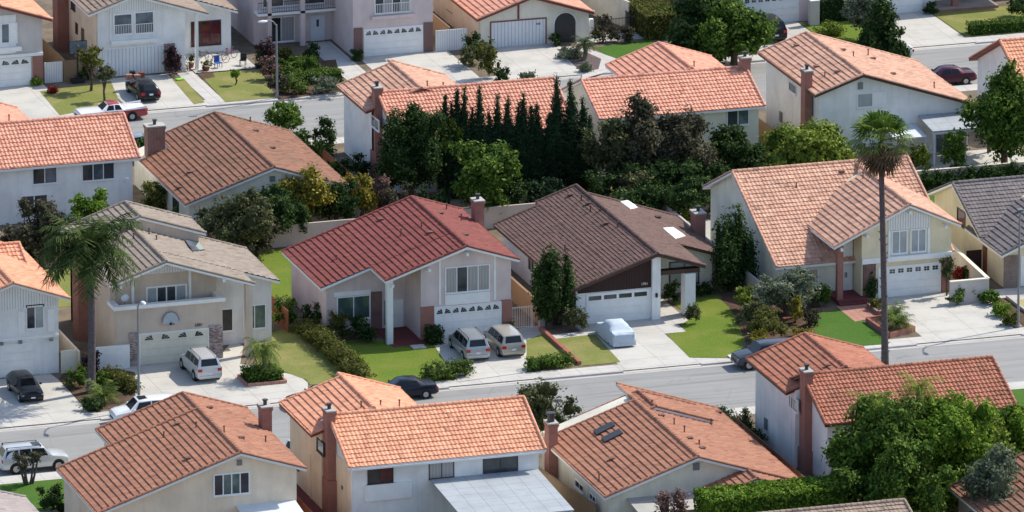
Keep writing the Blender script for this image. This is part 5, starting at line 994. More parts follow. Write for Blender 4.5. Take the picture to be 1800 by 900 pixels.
# --- across the far street
tree('conifer_tree', 'big black green conifer at the top, left of the round tree', 1228, 108, -120, 116, 'deep', 'cone', n=12, h0=.1, dens=34, size=.17); tree('broadleaf_tree', 'big round green tree at the top behind the salmon roof', 1290, 118, 8, 132, 'green', 'round', n=18, h0=.08, dens=30, size=.17); tree('broadleaf_tree', 'pale grey green tree behind the round one at the top', 1285, 92, -8, 60, 'grey', 'round', n=8, h0=.2, dens=30, size=.15)
tree('conifer_tree', 'black green conifer at the top right by the far street', 1549, 112, -30, 92, 'deep', 'cone', n=12, h0=.08, dens=38, size=.16); tree('broadleaf_tree', 'soft green tree behind the top right conifer', 1520, 72, -12, 80, 'grey', 'round', n=9, h0=.15, dens=30, size=.15)
tree('young_palm', 'young palm like tree on the dry lawn, nearest the board garage', 160, 160, 82, 42, 'moss', 'round', n=7, h0=.5, dens=34, size=.13); tree('slender_tree', 'thin young tree beside the young palm like tree on the dry lawn', 184, 178, 116, 34, 'olive', 'round', n=5, h0=.5, dens=24, size=.11); tree('slender_tree', 'tiny staked tree in the middle of the right dry lawn', 413, 150, 124, 12, 'bright', 'round', n=3, h0=.5, dens=24, size=.08)
shrub('bush', 'purple red bush at the right pier of the board garage', 305, 133, 82, 36, 'purple', n=7); shrub('bush', 'dark bush left of the board garage', 150, 140, 115, 30, 'deep', n=5); shrub('flowers', 'low red flower clump on the dry lawn edge', 92, 164, 155, 16, 'red', n=3, cat='flowers'); shrub('bush', 'small green bush at the brick pier in the top left', 64, 150, 138, 14, 'bright', n=3)
for i, (x, y, t, w_, m, lab) in enumerate(((466, 120, 70, 40, 'purple', 'brown red bush left of the far garden path'), (473, 140, 96, 44, 'pinkf', 'pink flowering bush beside the street lamp at the far street'), (500, 105, 84, 40, 'moss', 'light round clipped bush nearest the far front door'), (510, 128, 100, 46, 'green', 'round clipped bush in front of the light clipped one'), (550, 106, 78, 38, 'deep', 'tall dark clipped bush by the far brick garage'), (540, 126, 98, 52, 'green', 'rounded clipped bush below the tall dark one'), (503, 148, 118, 50, 'sedge', 'loose green bush near the far street lamp'), (520, 165, 138, 60, 'sedge', 'loose leafy bush at the far kerb left'), (575, 164, 134, 60, 'grey', 'silvery flowering bush at the far kerb right'), (628, 106, 88, 20, 'deep', 'small dark bush at the left pier of the arched light garage'), (488, 165, 130, 36, 'brown', 'brownish bush at the lawn edge by the street lamp'))): shrub('bush', lab, x, y, t, w_, m, n=6)
box_hedge('hedge', 'green flat clipped hedge in the far front garden', -1.3, 2.3, 52.2, 54.2, .9, 'green')
shrub('bush', 'tall golden green clipped cone bush between the two far driveways', 857, 138, 70, 40, 'moss', n=8); shrub('bush', 'dark bush behind the golden cone bush', 836, 112, 55, 44, 'deep', n=7); shrub('bush', 'olive low bush left of the golden cone bush', 822, 120, 78, 34, 'olive', n=6); shrub('bush', 'dark small bush at the street end of the far driveway strip', 884, 148, 118, 30, 'deep', n=5); shrub('bush', 'spiky pale plant behind the orange roof at the far kerb', 930, 145, 126, 34, 'grey', n=4)
queen_palm('feather_palm', 'small palm in the gravel island of the far driveway', G(1027, 106), 1.4, 1.35, 18, dead=0, tr=.2, w=.4); shrub('bush', 'silvery low plants at the left of the gravel island', 1003, 102, 86, 50, 'grey', n=5); shrub('bush', 'silvery green clump at the front of the gravel island', 1030, 126, 112, 24, 'grey', n=4); shrub('bush', 'dark bush under the arched entry corner', 976, 80, 60, 18, 'deep', n=4)
for x, t in ((1053, 'left'), (1078, 'middle'), (1102, 'right')): shrub('bush', t+' of three dry brown bushes along the iron fence', x, 74 if x > 1060 else 76, 48, 24, 'brown', 'dry bushes along the iron fence', n=5)
shrub('bush', 'brown bush beside the far white post', 1060, 55, 26, 26, 'brown', n=5); box_hedge('hedge', 'tall clipped hedge with sunlit yellow top beyond the far lawn', 29.6, 33.2, 57.2, 63.5, 2.2, 'moss'); shrub('bush', 'dark green tree tops behind the clipped yellow hedge', 1158, 62, 14, 70, 'green', n=8)
box_hedge('hedge', 'dark hedge by the grey wall post at the top', 45.2, 47.8, 58.2, 59.4, 1.9, 'deep'); shrub('flowers', 'lime and orange flower bed left of the top right conifer', 1462, 62, 40, 60, 'lime', n=7, cat='flowers'); box_hedge('hedge', 'long dark low hedge on the dry lawn at the top right', 55.6, 62, 50.6, 52, 1.0, 'green'); shrub('bush', 'dark tree at the right top corner', 1790, 30, -5, 40, 'deep', n=6); shrub('bush', 'dark bush beside the top right garage', 1635, 24, 8, 26, 'deep', n=5)

# fill of the back yards
for px, pb, pt, w_, m, lab in ((372, 440, 355, 70, 'olive', 'feathery dark bush tree by the corner of the brown mottled house'), (520, 425, 352, 60, 'deep', 'dark bush under the larger yellow tree'), (452, 452, 372, 70, 'brown', 'brown tinged bush by the back of the taupe roof'), (700, 398, 330, 60, 'brown', 'dusty brown bush under the dark pine'), (760, 400, 330, 70, 'deep', 'dark bush between pine and bright leafy tree'), (905, 385, 320, 60, 'deep', 'dark bush between the bright leafy tree and the brown roof'),
    (960, 372, 315, 80, 'cyp', 'dark bush at the foot of the cypress row, behind the brown ridge'), (1060, 378, 300, 80, 'deep', 'dark bush right of the cypress row foot'), (1115, 385, 300, 90, 'olive', 'olive bush below the tallest dusty brown tree'), (1250, 372, 290, 80, 'deep', 'dark bush beside the cream house corner'), (1320, 345, 262, 50, 'deep', 'dark bush at the right corner of the cream house'), (30, 440, 395, 60, 'brown', 'brown bush row under the white two storey wall'), (120, 430, 380, 60, 'deep', 'dark bush between the white wall and the feather palm'), (330, 395, 345, 60, 'green', 'green bush in front of the brown mottled gable wall'), (690, 345, 280, 50, 'deep', 'dark bush against the blue shaded wall by the red chimney'),
    (590, 330, 285, 50, 'deep', 'dark bush in the gap behind the brown mottled roof'), (560, 290, 245, 60, 'green', 'bush at the near kerb behind the brown mottled roof'), (1600, 300, 255, 40, 'olive', 'olive bush under the smaller patio roof'), (1560, 330, 275, 60, 'deep', 'dark bush behind the orange ridge beside the tall palm')):
    tree('broadleaf_bush', lab, px, pb, pt, w_, m, 'round', n=9, h0=.03, dens=34, size=.13, cat='bush')

tree('broadleaf_tree', 'smaller mid green tree in front of the two joined big trees', 1600, 960, 780, 150, 'green', 'round', n=14, h0=.08, dens=30, size=.16)
tree('broadleaf_tree', 'bright yellow green clump tree right of the big green trees', 1735, 905, 745, 90, 'lime', 'round', n=10, h0=.08, dens=30, size=.15)

# ================================================================== vehicles
P_ = {k: paint('car_paint_'+k, *v) for k, v in dict(black=((.012,.012,.014),), navy=((.012,.016,.028),), silver=((.58,.59,.59), .3, .3), silver2=((.40,.42,.44), .5, .3), white=((.78,.79,.80),), beige=((.45,.41,.35), .3, .3), grey=((.06,.065,.08), .3), maroon=((.07,.015,.03), .2), red=((.36,.03,.035),), champagne=((.38,.36,.32), .5, .3)).items()}
M_['tyre'] = plain('tyre_rubber', (.018,.018,.018), .8, .2); M_['rim'] = plain('wheel_rim', (.45,.45,.46), .3, .5, .7, .05); M_['carglass'] = glass('car_glass', (.008,.010,.013), (.018,.022,.028)); M_['carglass'].node_tree.nodes['Principled BSDF'].inputs['Specular IOR Level'].default_value = .3; M_['red_light'] = plain('red_lamp_glass', (.35,.01,.015), .2, .5); M_['clear_light'] = plain('clear_lamp_glass', (.6,.6,.6), .1, .6); M_['trimblk'] = plain('black_plastic', (.02,.02,.02), .6, .3); M_['chrome'] = plain('chrome', (.6,.6,.62), .15, .5, .9, .02); M_['cover'] = plain('car_cover_cloth', (.46,.53,.60), .8, .2, 0, .08); M_['plate'] = plain('number_plate', (.65,.66,.68), .5)
# stations: fraction of length from the front, underside, belt height, top height, half width factor, top half width factor
KINDS = {
 'sedan': (4.75, 1.82, [(0, .34, .56, .60, .80, .70), (.02, .24, .66, .70, .92, .80), (.10, .22, .76, .82, .98, .84), (.28, .22, .90, .95, 1, .82), (.42, .22, .93, 1.42, 1, .64), (.52, .22, .94, 1.47, 1, .63), (.68, .22, .96, 1.42, 1, .62), (.82, .22, 1.0, 1.06, .99, .76), (.95, .24, .99, 1.03, .95, .78), (.985, .28, .86, .92, .92, .78), (1, .36, .6, .62, .86, .76)], 3, 4, 6, 7, (.18, .80), .33),
 'suv': (4.85, 1.92, [(0, .42, .72, .78, .84, .74), (.02, .32, .90, .96, .94, .84), (.10, .28, 1.02, 1.08, .99, .86), (.25, .28, 1.12, 1.17, 1, .84), (.37, .28, 1.15, 1.76, 1, .74), (.5, .28, 1.16, 1.82, 1, .74), (.8, .28, 1.17, 1.80, 1, .74), (.93, .28, 1.17, 1.74, .99, .72), (.99, .30, 1.14, 1.2, .96, .86), (1, .40, .74, .78, .90, .82)], 3, 4, 7, 8, (.17, .80), .38),
 'minivan': (4.95, 1.92, [(0, .34, .62, .66, .80, .70), (.02, .24, .76, .80, .92, .80), (.10, .22, .90, .96, .98, .82), (.20, .22, 1.02, 1.08, 1, .82), (.36, .22, 1.06, 1.68, 1, .72), (.5, .22, 1.07, 1.74, 1, .73), (.82, .22, 1.08, 1.72, 1, .72), (.94, .22, 1.08, 1.66, .98, .70), (.985, .26, 1.06, 1.12, .96, .84), (1, .36, .66, .7, .90, .82)], 3, 4, 7, 8, (.18, .82), .33),
 'wagon': (4.6, 1.76, [(0, .34, .58, .62, .82, .72), (.02, .24, .70, .74, .92, .82), (.12, .22, .80, .86, .98, .84), (.28, .22, .90, .95, 1, .82), (.40, .22, .93, 1.38, 1, .66), (.55, .22, .94, 1.44, 1, .66), (.80, .22, .95, 1.42, 1, .65), (.88, .22, .95, 1.36, .99, .64), (.97, .24, .93, .98, .96, .80), (1, .34, .6, .63, .88, .78)], 3, 4, 7, 8, (.17, .79), .32),
 'classic': (5.6, 1.98, [(0, .34, .66, .70, .90, .84), (.02, .26, .86, .90, .97, .90), (.10, .25, .90, .96, 1, .88), (.34, .25, .93, .98, 1, .86), (.43, .25, .95, 1.40, 1, .66), (.50, .25, .95, 1.45, 1, .66), (.60, .25, .95, 1.42, 1, .64), (.70, .25, .95, 1.02, 1, .84), (.95, .26, 1.0, .99, .98, .86), (.985, .28, 1.02, .96, .96, .86), (1, .36, .7, .74, .92, .86)], 3, 4, 6, 7, (.18, .77), .35)}
def car(label, kind, paint_, x, y, rz, name='parked_car', cat='car', rails=0, roofmat=None, low=None, sun=0, tint=True, group=None, z=0.03, S=1.0):
    """x,y: centre; heading rz: front points along local -Y"""
    L, W, st, ia, ib, ic, id_, ax, wr = KINDS[kind]; hw = W/2; H = root(name, label, cat, (x, y, z), group, rz, local=True)
    ys = [s[0]*L-L/2 for s in st]; rows = []
    for s, yy in zip(st, ys):
        f, zl, zb, zt, wf, tf = s; zm = zl+(zb-zl)*.45
        half = [(hw*wf*.80, zl), (hw*wf*.98, zl+.10), (hw*wf, zm), (hw*wf*.985, zb-.06), (hw*wf*.95, zb), (hw*tf+.02, zt-.05), (hw*tf*.86, zt), (hw*tf*.4, zt+.015)]
        rows.append([(a, yy, b) for a, b in half]+[(-a, yy, b) for a, b in reversed(half)])
    mb = MB(); lowm = MB(); rf = MB(); n = 16
    V = [p for r in rows for p in r]
    def face(i, j): return (i*n+j, i*n+(j+1) % n, (i+1)*n+(j+1) % n, (i+1)*n+j)
    mb.v = V[:]
    for i in range(len(st)-1):
        for j in range(n):
            m = 0
            if low is not None and j in (0, 1, 13, 14, 15): m = 1
            if low is not None and j in (2, 12) and i > 0: m = 1 if i >= ia-1 else 0
            if roofmat is not None and ib <= i < ic and j in (5, 6, 7, 8, 9): m = 2
            mb.f.append(face(i, j)); mb.m.append(m)
    mb.f += [tuple(range(n-1, -1, -1)), tuple((len(st)-1)*n+k for k in range(n))]; mb.m += [0, 0]
    obj('body', mb, [P_[paint_], P_[low or paint_], P_[roofmat or paint_]], H, smooth=38)
    R = np.array(rows)
    def pane(nm, quad, ins=.06, off=.012):
        q = np.array(quad); c = q.mean(0); nn = np.cross(q[1]-q[0], q[3]-q[0]); nn /= np.linalg.norm(nn)
        if nn.dot(c-np.array([0, 0, .6])) < 0: nn = -nn
        e = []
        for k in range(4):
            a, b, d = q[k], q[(k+1) % 4], q[(k-1) % 4]; u = (b-a)/np.linalg.norm(b-a); v = (d-a)/np.linalg.norm(d-a); e.append(a+u*ins+v*ins+nn*off)
        m = MB(); m.add(e+[p-nn*.03 for p in e], [(0, 1, 2, 3), (7, 6, 5, 4)]+[(k, 4+k, 4+(k+1) % 4, (k+1) % 4) for k in range(4)]); return obj(nm, m, M_['carglass'], H)
    pane('windscreen', [R[ia][6], R[ia][9], R[ib][9], R[ib][6]], .03); pane('rear_window', [R[ic][6], R[ic][9], R[id_][9], R[id_][6]], .05)
    for a, b in ((4, 5), (11, 10)):
        A0, B0 = R[ia][a], R[ib][b]; fr = []
        top = [R[k][b] for k in range(ib, ic+1)]; bot = [R[k][a] for k in range(ia, id_+1)]
        # front, middle, rear side glass between belt and roof edge
        def at(lst, yv):
            for p, q in zip(lst[:-1], lst[1:]):
                if p[1] <= yv <= q[1]: return p+(q-p)*(yv-p[1])/(q[1]-p[1])
            return lst[-1] if yv > lst[-1][1] else lst[0]
        y0, y1 = top[0][1], top[-1][1]; k = 2 if kind in ('sedan', 'classic') else 3; cut = np.linspace(y0+.05, y1, k+1)
        pane('side_window', [at(bot, R[ia][a][1]*.55+y0*.45), at(bot, cut[1]), at(top, cut[1]), at(top, y0+.02)], .05)
        for c in range(1, k):
            yb = cut[c+1] if c < k-1 else min(R[id_][a][1]-.1, cut[c+1]+.22)
            pane('side_window', [at(bot, cut[c]), at(bot, yb), at(top, cut[c+1]), at(top, cut[c])], .05)
    for fx in ax:
        yy = fx*L-L/2; hh = np.interp(fx, [s[0] for s in st], [s[4] for s in st])*hw
        for s in (-1, 1):
            t = MB(); t.tube((s*(hh-.21), yy, wr), (s*(hh+.012), yy, wr), wr, wr, 20); wh = obj('wheel', t, M_['tyre'], H, smooth=40)
            r = MB(); r.tube((s*(hh-.05), yy, wr), (s*(hh+.022), yy, wr), wr*.64, wr*.60, 14)
            for k in range(5): a = k*1.2566; r.tube((s*(hh+.024), yy, wr), (s*(hh+.024), yy+wr*.55*math.cos(a), wr+wr*.55*math.sin(a)), .035, .03, 5)
            obj('rim', r, M_['rim'], wh); wa = MB(); wa.tube((s*(hh-.3), yy, wr+.02), (s*(hh+.004), yy, wr+.02), wr+.075, wr+.075, 20); obj('wheel_arch', wa, M_['trimblk'], H)
    fl, fh = st[1], st[-2]
    for s in (-1, 1):
        m = MB(); m.box(s*hw*.52, s*hw*.86, ys[0]-.02+.05, ys[1]+.12, fl[2]-.20, fl[2]-.05); obj('headlight', m, M_['clear_light'], H, bevel=.02)
        m = MB(); m.box(s*hw*.60, s*hw*.93, ys[-2]-.12, ys[-1]+.012, fh[2]-.30, fh[2]-.08); obj('tail_light', m, M_['red_light'], H, bevel=.02)
        m = MB(); yy = R[ia][4][1]+.18; m.box(s*hw*.97, s*(hw+.16), yy, yy+.1, st[ia][2]+.02, st[ia][2]+.16); obj('wing_mirror', m, P_[paint_], H, bevel=.02)
        if rails: m = MB(); tz = st[ib+1][3]; m.tube((s*hw*.66, R[ib][6][1]+.2, tz+.05), (s*hw*.66, R[ic][6][1], tz+.05), .022, n=6); m.box(s*hw*.66-.02, s*hw*.66+.02, R[ib][6][1]+.2, R[ib][6][1]+.28, tz-.03, tz+.06); m.box(s*hw*.66-.02, s*hw*.66+.02, R[ic][6][1]-.1, R[ic][6][1], tz-.08, tz+.06); obj('roof_rail', m, M_['trimblk'], H)
    m = MB(); m.box(-hw*.8, hw*.8, ys[0]-.05, ys[0]+.2, .36, .52); obj('bumper', m, M_['chrome'] if kind == 'classic' else P_[paint_], H, bevel=.04)
    m = MB(); m.box(-hw*.84, hw*.84, ys[-1]-.2, ys[-1]+.06, .38, .56); obj('bumper', m, M_['chrome'] if kind == 'classic' else P_[paint_], H, bevel=.04)
    m = MB(); m.box(-hw*.42, hw*.42, ys[0]-.02, ys[0]+.1, .54, .66); obj('grille', m, M_['trimblk'], H)
    m = MB(); m.box(-.16, .16, ys[-1]-.02, ys[-1]+.025, .62 if kind != 'sedan' else .56, .74 if kind != 'sedan' else .68); obj('number_plate', m, M_['plate'], H)
    m = MB(); m.box(-.16, .16, ys[0]-.065, ys[0]-.03, .40, .50); obj('number_plate', m, M_['plate'], H)
    if sun: m = MB(); m.box(-hw*.4, hw*.4, R[ib][6][1]+.15, R[ib][6][1]+.75, st[ib+1][3]-.01, st[ib+1][3]+.022); obj('sunroof', m, M_['carglass'], H)
    if kind == 'classic':
        for s in (-1, 1): m = MB(); m.prism([(s*hw*.88, L*.18, .98), (s*hw*.88, L*.49, 1.00), (s*hw*.88, L*.485, 1.14), (s*hw*.88, L*.44, 1.10)], (s*.06, 0, 0)); obj('tail_fin', m, P_[paint_], H)
        m = MB(); m.box(-hw-.012, -hw+.0, -L*.45, L*.42, .62, .66); m2 = obj('chrome_strip', m, M_['chrome'], H)
    return H
PI = math.pi
# front points to local -Y; rz rotates. Nose to the garage (+Y) = pi; nose towards the street = 0; nose to the left = -pi/2; to the right = pi/2
car('black hatchback car on the left driveway, nose to the street', 'wagon', 'black', -44.15, -23.7, 0, name='parked_car', z=.02)
car('silver estate car with black rear window parked on the wide driveway before the balcony house', 'suv', 'silver', -30.75, -22.5, PI+.02, rails=1)
car('silver grey minivan nearest the front door of the red roofed house', 'minivan', 'silver2', -10.7, -23.4, PI-.02, name='minivan', cat='minivan', rails=1, z=.04)
car('beige topped older minivan right of the silver minivan', 'minivan', 'beige', -8.0, -23.3, PI, name='minivan', cat='minivan', low='champagne', z=.04)
car('white car with sunroof at the kerb behind the brown roof', 'suv', 'white', -37.6, -32.2, -PI/2, sun=1, z=-.12)
car('dark car at the kerb, mostly hidden by the orange roof', 'sedan', 'grey', -24.6, -32.2, -PI/2, z=-.12)
car('black sedan parked at the kerb below the wavy hedge', 'sedan', 'navy', -18.3, -32.0, -PI/2-.02, z=-.12)
car('dark grey off road car at the right kerb behind the rust roof', 'suv', 'grey', 9.1, -32.3, -PI/2, z=-.12)
car('silver four wheel drive with roof rails parked at the near kerb at left', 'suv', 'silver', -48.0, -40.6, PI/2, rails=1, sun=1, z=-.12)
car('white van behind the red chimney of the orange roofed house', 'minivan', 'white', -28.5, -44.8, PI/2+.4, name='van', cat='van')
car('dark roofed car at the near kerb, only its roof above the orange tiles', 'sedan', 'grey', -14.0, -40.9, PI/2, z=-.12)
car('red and white fifties car with red roof at the far kerb', 'classic', 'white', -18.5, 47.4, -PI/2, name='classic_car', roofmat='red', low='red', z=-.12)
H = car('black car loaded with boxes on its roof on the far driveway', 'wagon', 'black', -14.3, 53.0, PI+.03)
car('pale silver car at the near kerb of the far street, behind the square chimney', 'sedan', 'silver2', -18.6, 37.4, PI/2, z=-.12)
car('black estate car with pale rear window by the round green tree', 'suv', 'black', 39.6, 55.6, PI)
car('maroon car on the far street behind the pinkish roof', 'sedan', 'maroon', 48.6, 37.6, -PI/2, z=-.12)
car('white car partly hidden by the top right conifer', 'sedan', 'white', 46.5, 46.6, -PI/2, z=-.12)
car('silver blue car at the right edge beyond the orange roof', 'sedan', 'silver2', 57.6, 43.2, PI/2, z=-.12)
# load on the black car
H = root('cardboard_boxes', 'pinkish cardboard boxes and bags on the front of the black car', 'boxes', (-14.4, 54.9, 1.0)); 
for i, (dx, dy, w_, h_) in enumerate(((-.5, .1, .5, .35), (.15, 0, .5, .3), (.6, .25, .4, .4), (-.1, .5, .4, .5))): part(H, 'box', ['pink', 'pink', 'redwood', 'trimblk'][i], (-14.4+dx-w_/2, -14.4+dx+w_/2, 54.9+dy-.2, 54.9+dy+.2, .93, 1.0+h_))
# covered car
def covered(x, y, rz):
    L, W, st = KINDS['sedan'][:3]; L *= .95; hw = W/2*1.02; H = root('covered_car', 'car under a pale blue grey cloth cover on the driveway', 'covered car', (x, y, .03), None, rz, local=True); rows = []
    for s in st:
        f, zl, zb, zt, wf, tf = s; half = [(hw*wf*1.0, .12), (hw*wf*1.03, .3), (hw*wf*1.02, zb*.7), (hw*wf*.96, zb+.02), (hw*(tf*.55+wf*.45), (zb+zt)/2+.06), (hw*tf*.95, zt+.01), (hw*tf*.5, zt+.04)]
        rows.append([np.array((a, f*L-L/2, b)) for a, b in half]+[np.array((-a, f*L-L/2, b)) for a, b in reversed(half)])
    n = 14; K = 6; fine = []
    for i in range(len(rows)-1):
        for k in range(K):
            t = k/K; fine.append([p+(q-p)*t for p, q in zip(rows[i], rows[i+1])])
    fine.append(rows[-1]); mb = MB(); rg = np.random.default_rng(3)
    for r in fine:
        for j, p in enumerate(r): mb.v.append(tuple(p+np.array([math.copysign(1, p[0])*.035*math.sin(p[1]*9+j), 0, .02*math.sin(p[1]*7+j*2)])+rg.normal(size=3)*.008))
    for i in range(len(fine)-1):
        for j in range(n): mb.f.append((i*n+j, i*n+(j+1) % n, (i+1)*n+(j+1) % n, (i+1)*n+j)); mb.m.append(0)
    mb.f += [tuple(range(n-1, -1, -1)), tuple((len(fine)-1)*n+k for k in range(n))]; mb.m += [0, 0]
    o = obj('cloth_cover', mb, M_['cover'], H, smooth=60); 
    m = MB()
    for k in range(7): xx = -.62+k*.2; m.tube((xx, L/2+.02, .25), (xx*1.05, L/2-.06, .85), .04, .012, 6)
    obj('cover_fold', m, M_['cover'], H)
    for fx in (.18, .80):
        for s in (-1, 1): t = MB(); t.tube((s*(hw-.25), fx*L-L/2, .32), (s*(hw-.04), fx*L-L/2, .32), .32, .32, 16); obj('wheel', t, M_['tyre'], H)
covered(.55, -23.3, PI)

# ================================================================== street furniture, walls, fences, clutter
def lamp(label, x, y, h, arm, az):
    H = root('street_lamp', label, 'street lamp', (x, y, 0)); mb = MB(); mb.tube((x, y, -.02), (x, y, h), .10, .065, 10); mb.tube((x, y, -.02), (x, y, .4), .15, .12, 10); obj('pole', mb, M_['galv'], H, smooth=40)
    d = np.array([math.cos(az), math.sin(az), 0]); p = np.array([x, y, h-.1]); P = [p, p+d*arm*.3+np.array([0, 0, .45]), p+d*arm*.7+np.array([0, 0, .7]), p+d*arm+np.array([0, 0, .75])]; mb = MB(); mb.path(P, [.06, .05, .045, .04], 8); obj('arm', mb, M_['galv'], H, smooth=40)
    mb = MB(); mb.ball(P[-1]+d*.3, .32, 12, 8, sq=(1.3, .55, .35) if abs(d[0]) > .5 else (.55, 1.3, .35)); obj('lamp_head', mb, M_['alum'], H, smooth=60)
lamp('grey street lamp with curved arm at the far kerb before the clipped garden', -4.2, 49.2, 6.1, 1.6, -PI/2-.9)
lamp('pale street lamp pole at the left driveway behind the white car', -37.3, -29.6, 7.7, 1.2, -PI/2)
lamp('grey street lamp pole at the right edge beside the narrow bed', 29.75, -29.3, 8.6, 1.2, -PI/2)
lamp('thin street lamp pole rising beside the top right conifer', 47.6, 49.5, 7.5, 1.2, -PI/2)
def wall_run(name, label, pts, h, t=.16, mat='st_beige', cap=None, cat='wall', posts=0, z=0):
    H = root(name, label, cat, (pts[0][0], pts[0][1], 0)); mb = MB(); cm = MB()
    for (x0, y0), (x1, y1) in zip(pts[:-1], pts[1:]):
        d = np.array([x1-x0, y1-y0, 0.]); L = np.linalg.norm(d); d /= L; nn = np.array([-d[1], d[0], 0]); a = np.array([x0, y0, z]); b = np.array([x1, y1, z])
        for m, tt, z0, z1 in ((mb, t, 0, h), (cm, t+.1, h, h+.07)): m.prism([a-nn*tt/2+(0, 0, z0), b-nn*tt/2+(0, 0, z0), b+nn*tt/2+(0, 0, z0), a+nn*tt/2+(0, 0, z0)], (0, 0, z1-z0))
        if posts:
            for k in range(int(L/posts)+1):
                p = a+d*min(L, k*posts); m = MB(); m.box(p[0]-t*.8, p[0]+t*.8, p[1]-t*.8, p[1]+t*.8, z, z+h+.12); obj('post', m, M_[cap or mat], H)
    obj('panel', mb, M_[mat], H)
    if cap: obj('coping', cm, M_[cap], H)
    return H
def G2(x, y): return tuple(G(x, y)[:2])
wall_run('garden_wall', 'long beige block wall across the back yards behind the red roof', [(-50, 7.5), (12, 7.8)], 1.7, mat='st_tan'); wall_run('garden_wall', 'long beige back yard wall behind the orange cross gabled house', [(12.2, 7.8), (70, 8)], 1.6, mat='st_beige')
wall_run('side_fence', 'wooden fence between the red roofed and the brown roofed house', [(-3.6, -18.0), (-3.6, 7)], 1.7, .08, 'woody', 'wood', 'fence'); wall_run('side_fence', 'wooden fence between the balcony house and the red roofed house', [(-21.8, -14.5), (-21.8, 7)], 1.7, .08, 'redwood', None, 'fence'); wall_run('side_wall', 'pale wall between the brown roofed house and the orange cross gabled house', [(13.9, -17.5), (13.9, 7)], 1.5, .16, 'st_grey', None, 'wall')
wall_run('side_wall', 'beige wall between the white house at left and the balcony house', [(-39.0, -19.5), (-39.0, 7)], 1.6, .16, 'st_beige', None, 'wall'); wall_run('low_wall', 'low white wall left of the flecked brick garage pier', [(-38.0, -19.4), (-35.2, -19.4)], 1.75, .14, 'white', None, 'wall'); wall_run('low_wall', 'white gate wall beside the white garage at left', [(-40.3, -19.3), (-39.2, -19.3)], 1.7, .14, 'cream', None, 'wall')
wall_run('planter_wall', 'L shaped block wall with pale coping right of the cream house garage', [(27.0, -22.2), (30.0, -22.2), (30.6, -11.5)], 1.75, .2, 'st_grey', 'cream', 'wall'); wall_run('kerb_edging', 'low concrete edging beside the narrow bed at the right', [(31.65, -21.9), (31.65, -29.1)], .25, .2, 'cap', None, 'edging')
wall_run('brick_edging', 'low red brick edging wall between the two small dry lawns', [(-3.95, -19.4), (-3.95, -28.7)], .3, .3, 'brick_red', None, 'edging'); wall_run('brick_planter', 'brick planter wall around the sago palms', [(19.6, -24.7), (19.8, -29.0), (22.1, -28.0), (21.5, -24.4), (19.6, -24.7)], .4, .22, 'brick_red', None, 'planter'); sheet('planting_bed', [(19.7, -24.8), (19.9, -28.9), (22.0, -28.0), (21.4, -24.5)], .3, 'bark_soil')
wall_run('brick_planter', 'low brick bed edge beside the steps of the pink path', [(21.0, -21.0), (21.0, -23.2), (22.6, -23.2)], .35, .2, 'brick_red', None, 'planter')
H = wall_run('planter', 'square pinkish edged planter with clipped hedge on the wide driveway', [(-28.4, -26.6), (-25.5, -26.6), (-25.5, -24.2), (-28.4, -24.2), (-28.4, -26.6)], .25, .15, 'pink', None, 'planter'); box_hedge('hedge', 'clipped dark hedge filling the square planter around the short palm', -28.3, -25.6, -26.5, -24.3, .95, 'green')
def iron_fence(name, label, pts, h, mat='iron', step=.13, cat='fence'):
    H = root(name, label, cat, (*pts[0], 0)); 
    for (x0, y0), (x1, y1) in zip(pts[:-1], pts[1:]):
        L = math.hypot(x1-x0, y1-y0); mb = MB(); k = int(L/step)
        for z in (.15, h-.1): mb.tube((x0, y0, z), (x1, y1, z), .025, n=5)
        for i in range(k+1): x, y = x0+(x1-x0)*i/k, y0+(y1-y0)*i/k; mb.tube((x, y, .02), (x, y, h), .016 if i % 12 else .04, n=5)
        obj('bar_panel', mb, M_[mat], H)
iron_fence('iron_gate', 'white iron gate between the red roofed house and the brown wooden door', [(-6.0, -18.6), (-4.2, -18.6)], 1.75, 'white', cat='gate')
H = root('side_gate', 'dark wooden gate door in a pale frame beside the twisted juniper', 'gate', (-2.6, -18.4, 0)); part(H, 'door', 'bd_brown', (-3.3, -1.95, -18.5, -18.4, 0, 1.95)); part(H, 'gate_post', 'st_grey', (-3.75, -3.3, -18.55, -18.3, 0, 2.05)); part(H, 'gate_post', 'st_grey', (-1.95, -1.2, -18.55, -18.3, 0, 2.05))
iron_fence('iron_fence', 'thin dark iron fence with dry bushes beyond the far lawn', [(25.6, 59.6), (29.4, 59.9), (29.4, 62)], 1.5); wall_run('white_post', 'thick white gate post at the left end of the iron fence', [(25.4, 59.3), (25.75, 59.3)], 1.7, .35, 'white', None, 'post'); wall_run('garden_wall', 'white stepped side wall beyond the iron fence', [(29.6, 61.5), (28.2, 66.5), (27.6, 69.8)], 2.3, .16, 'st_cream', None, 'wall')
wall_run('white_gate', 'white board gate between the top left brick pier and the basketball stand', [(-20.8, 59.3), (-19.3, 59.3)], 1.7, .08, 'bd_white', None, 'gate'); wall_run('side_fence', 'brown side fence behind the basketball stand', [(-19.2, 59.4), (-17.6, 59.4)], 1.7, .08, 'wood', None, 'fence'); wall_run('side_fence', 'wooden side fence receding beside the top left house', [(-19.0, 59.6), (-19.0, 74)], 1.7, .08, 'woody', None, 'fence'); wall_run('white_gate', 'white slatted gate right of the far brick garage', [(12.2, 59.3), (14.9, 59.3)], 1.75, .08, 'bd_white', None, 'gate'); wall_run('side_fence', 'wooden fence receding behind the white slatted gate', [(13.6, 59.8), (13.6, 74)], 1.8, .08, 'woody', None, 'fence')
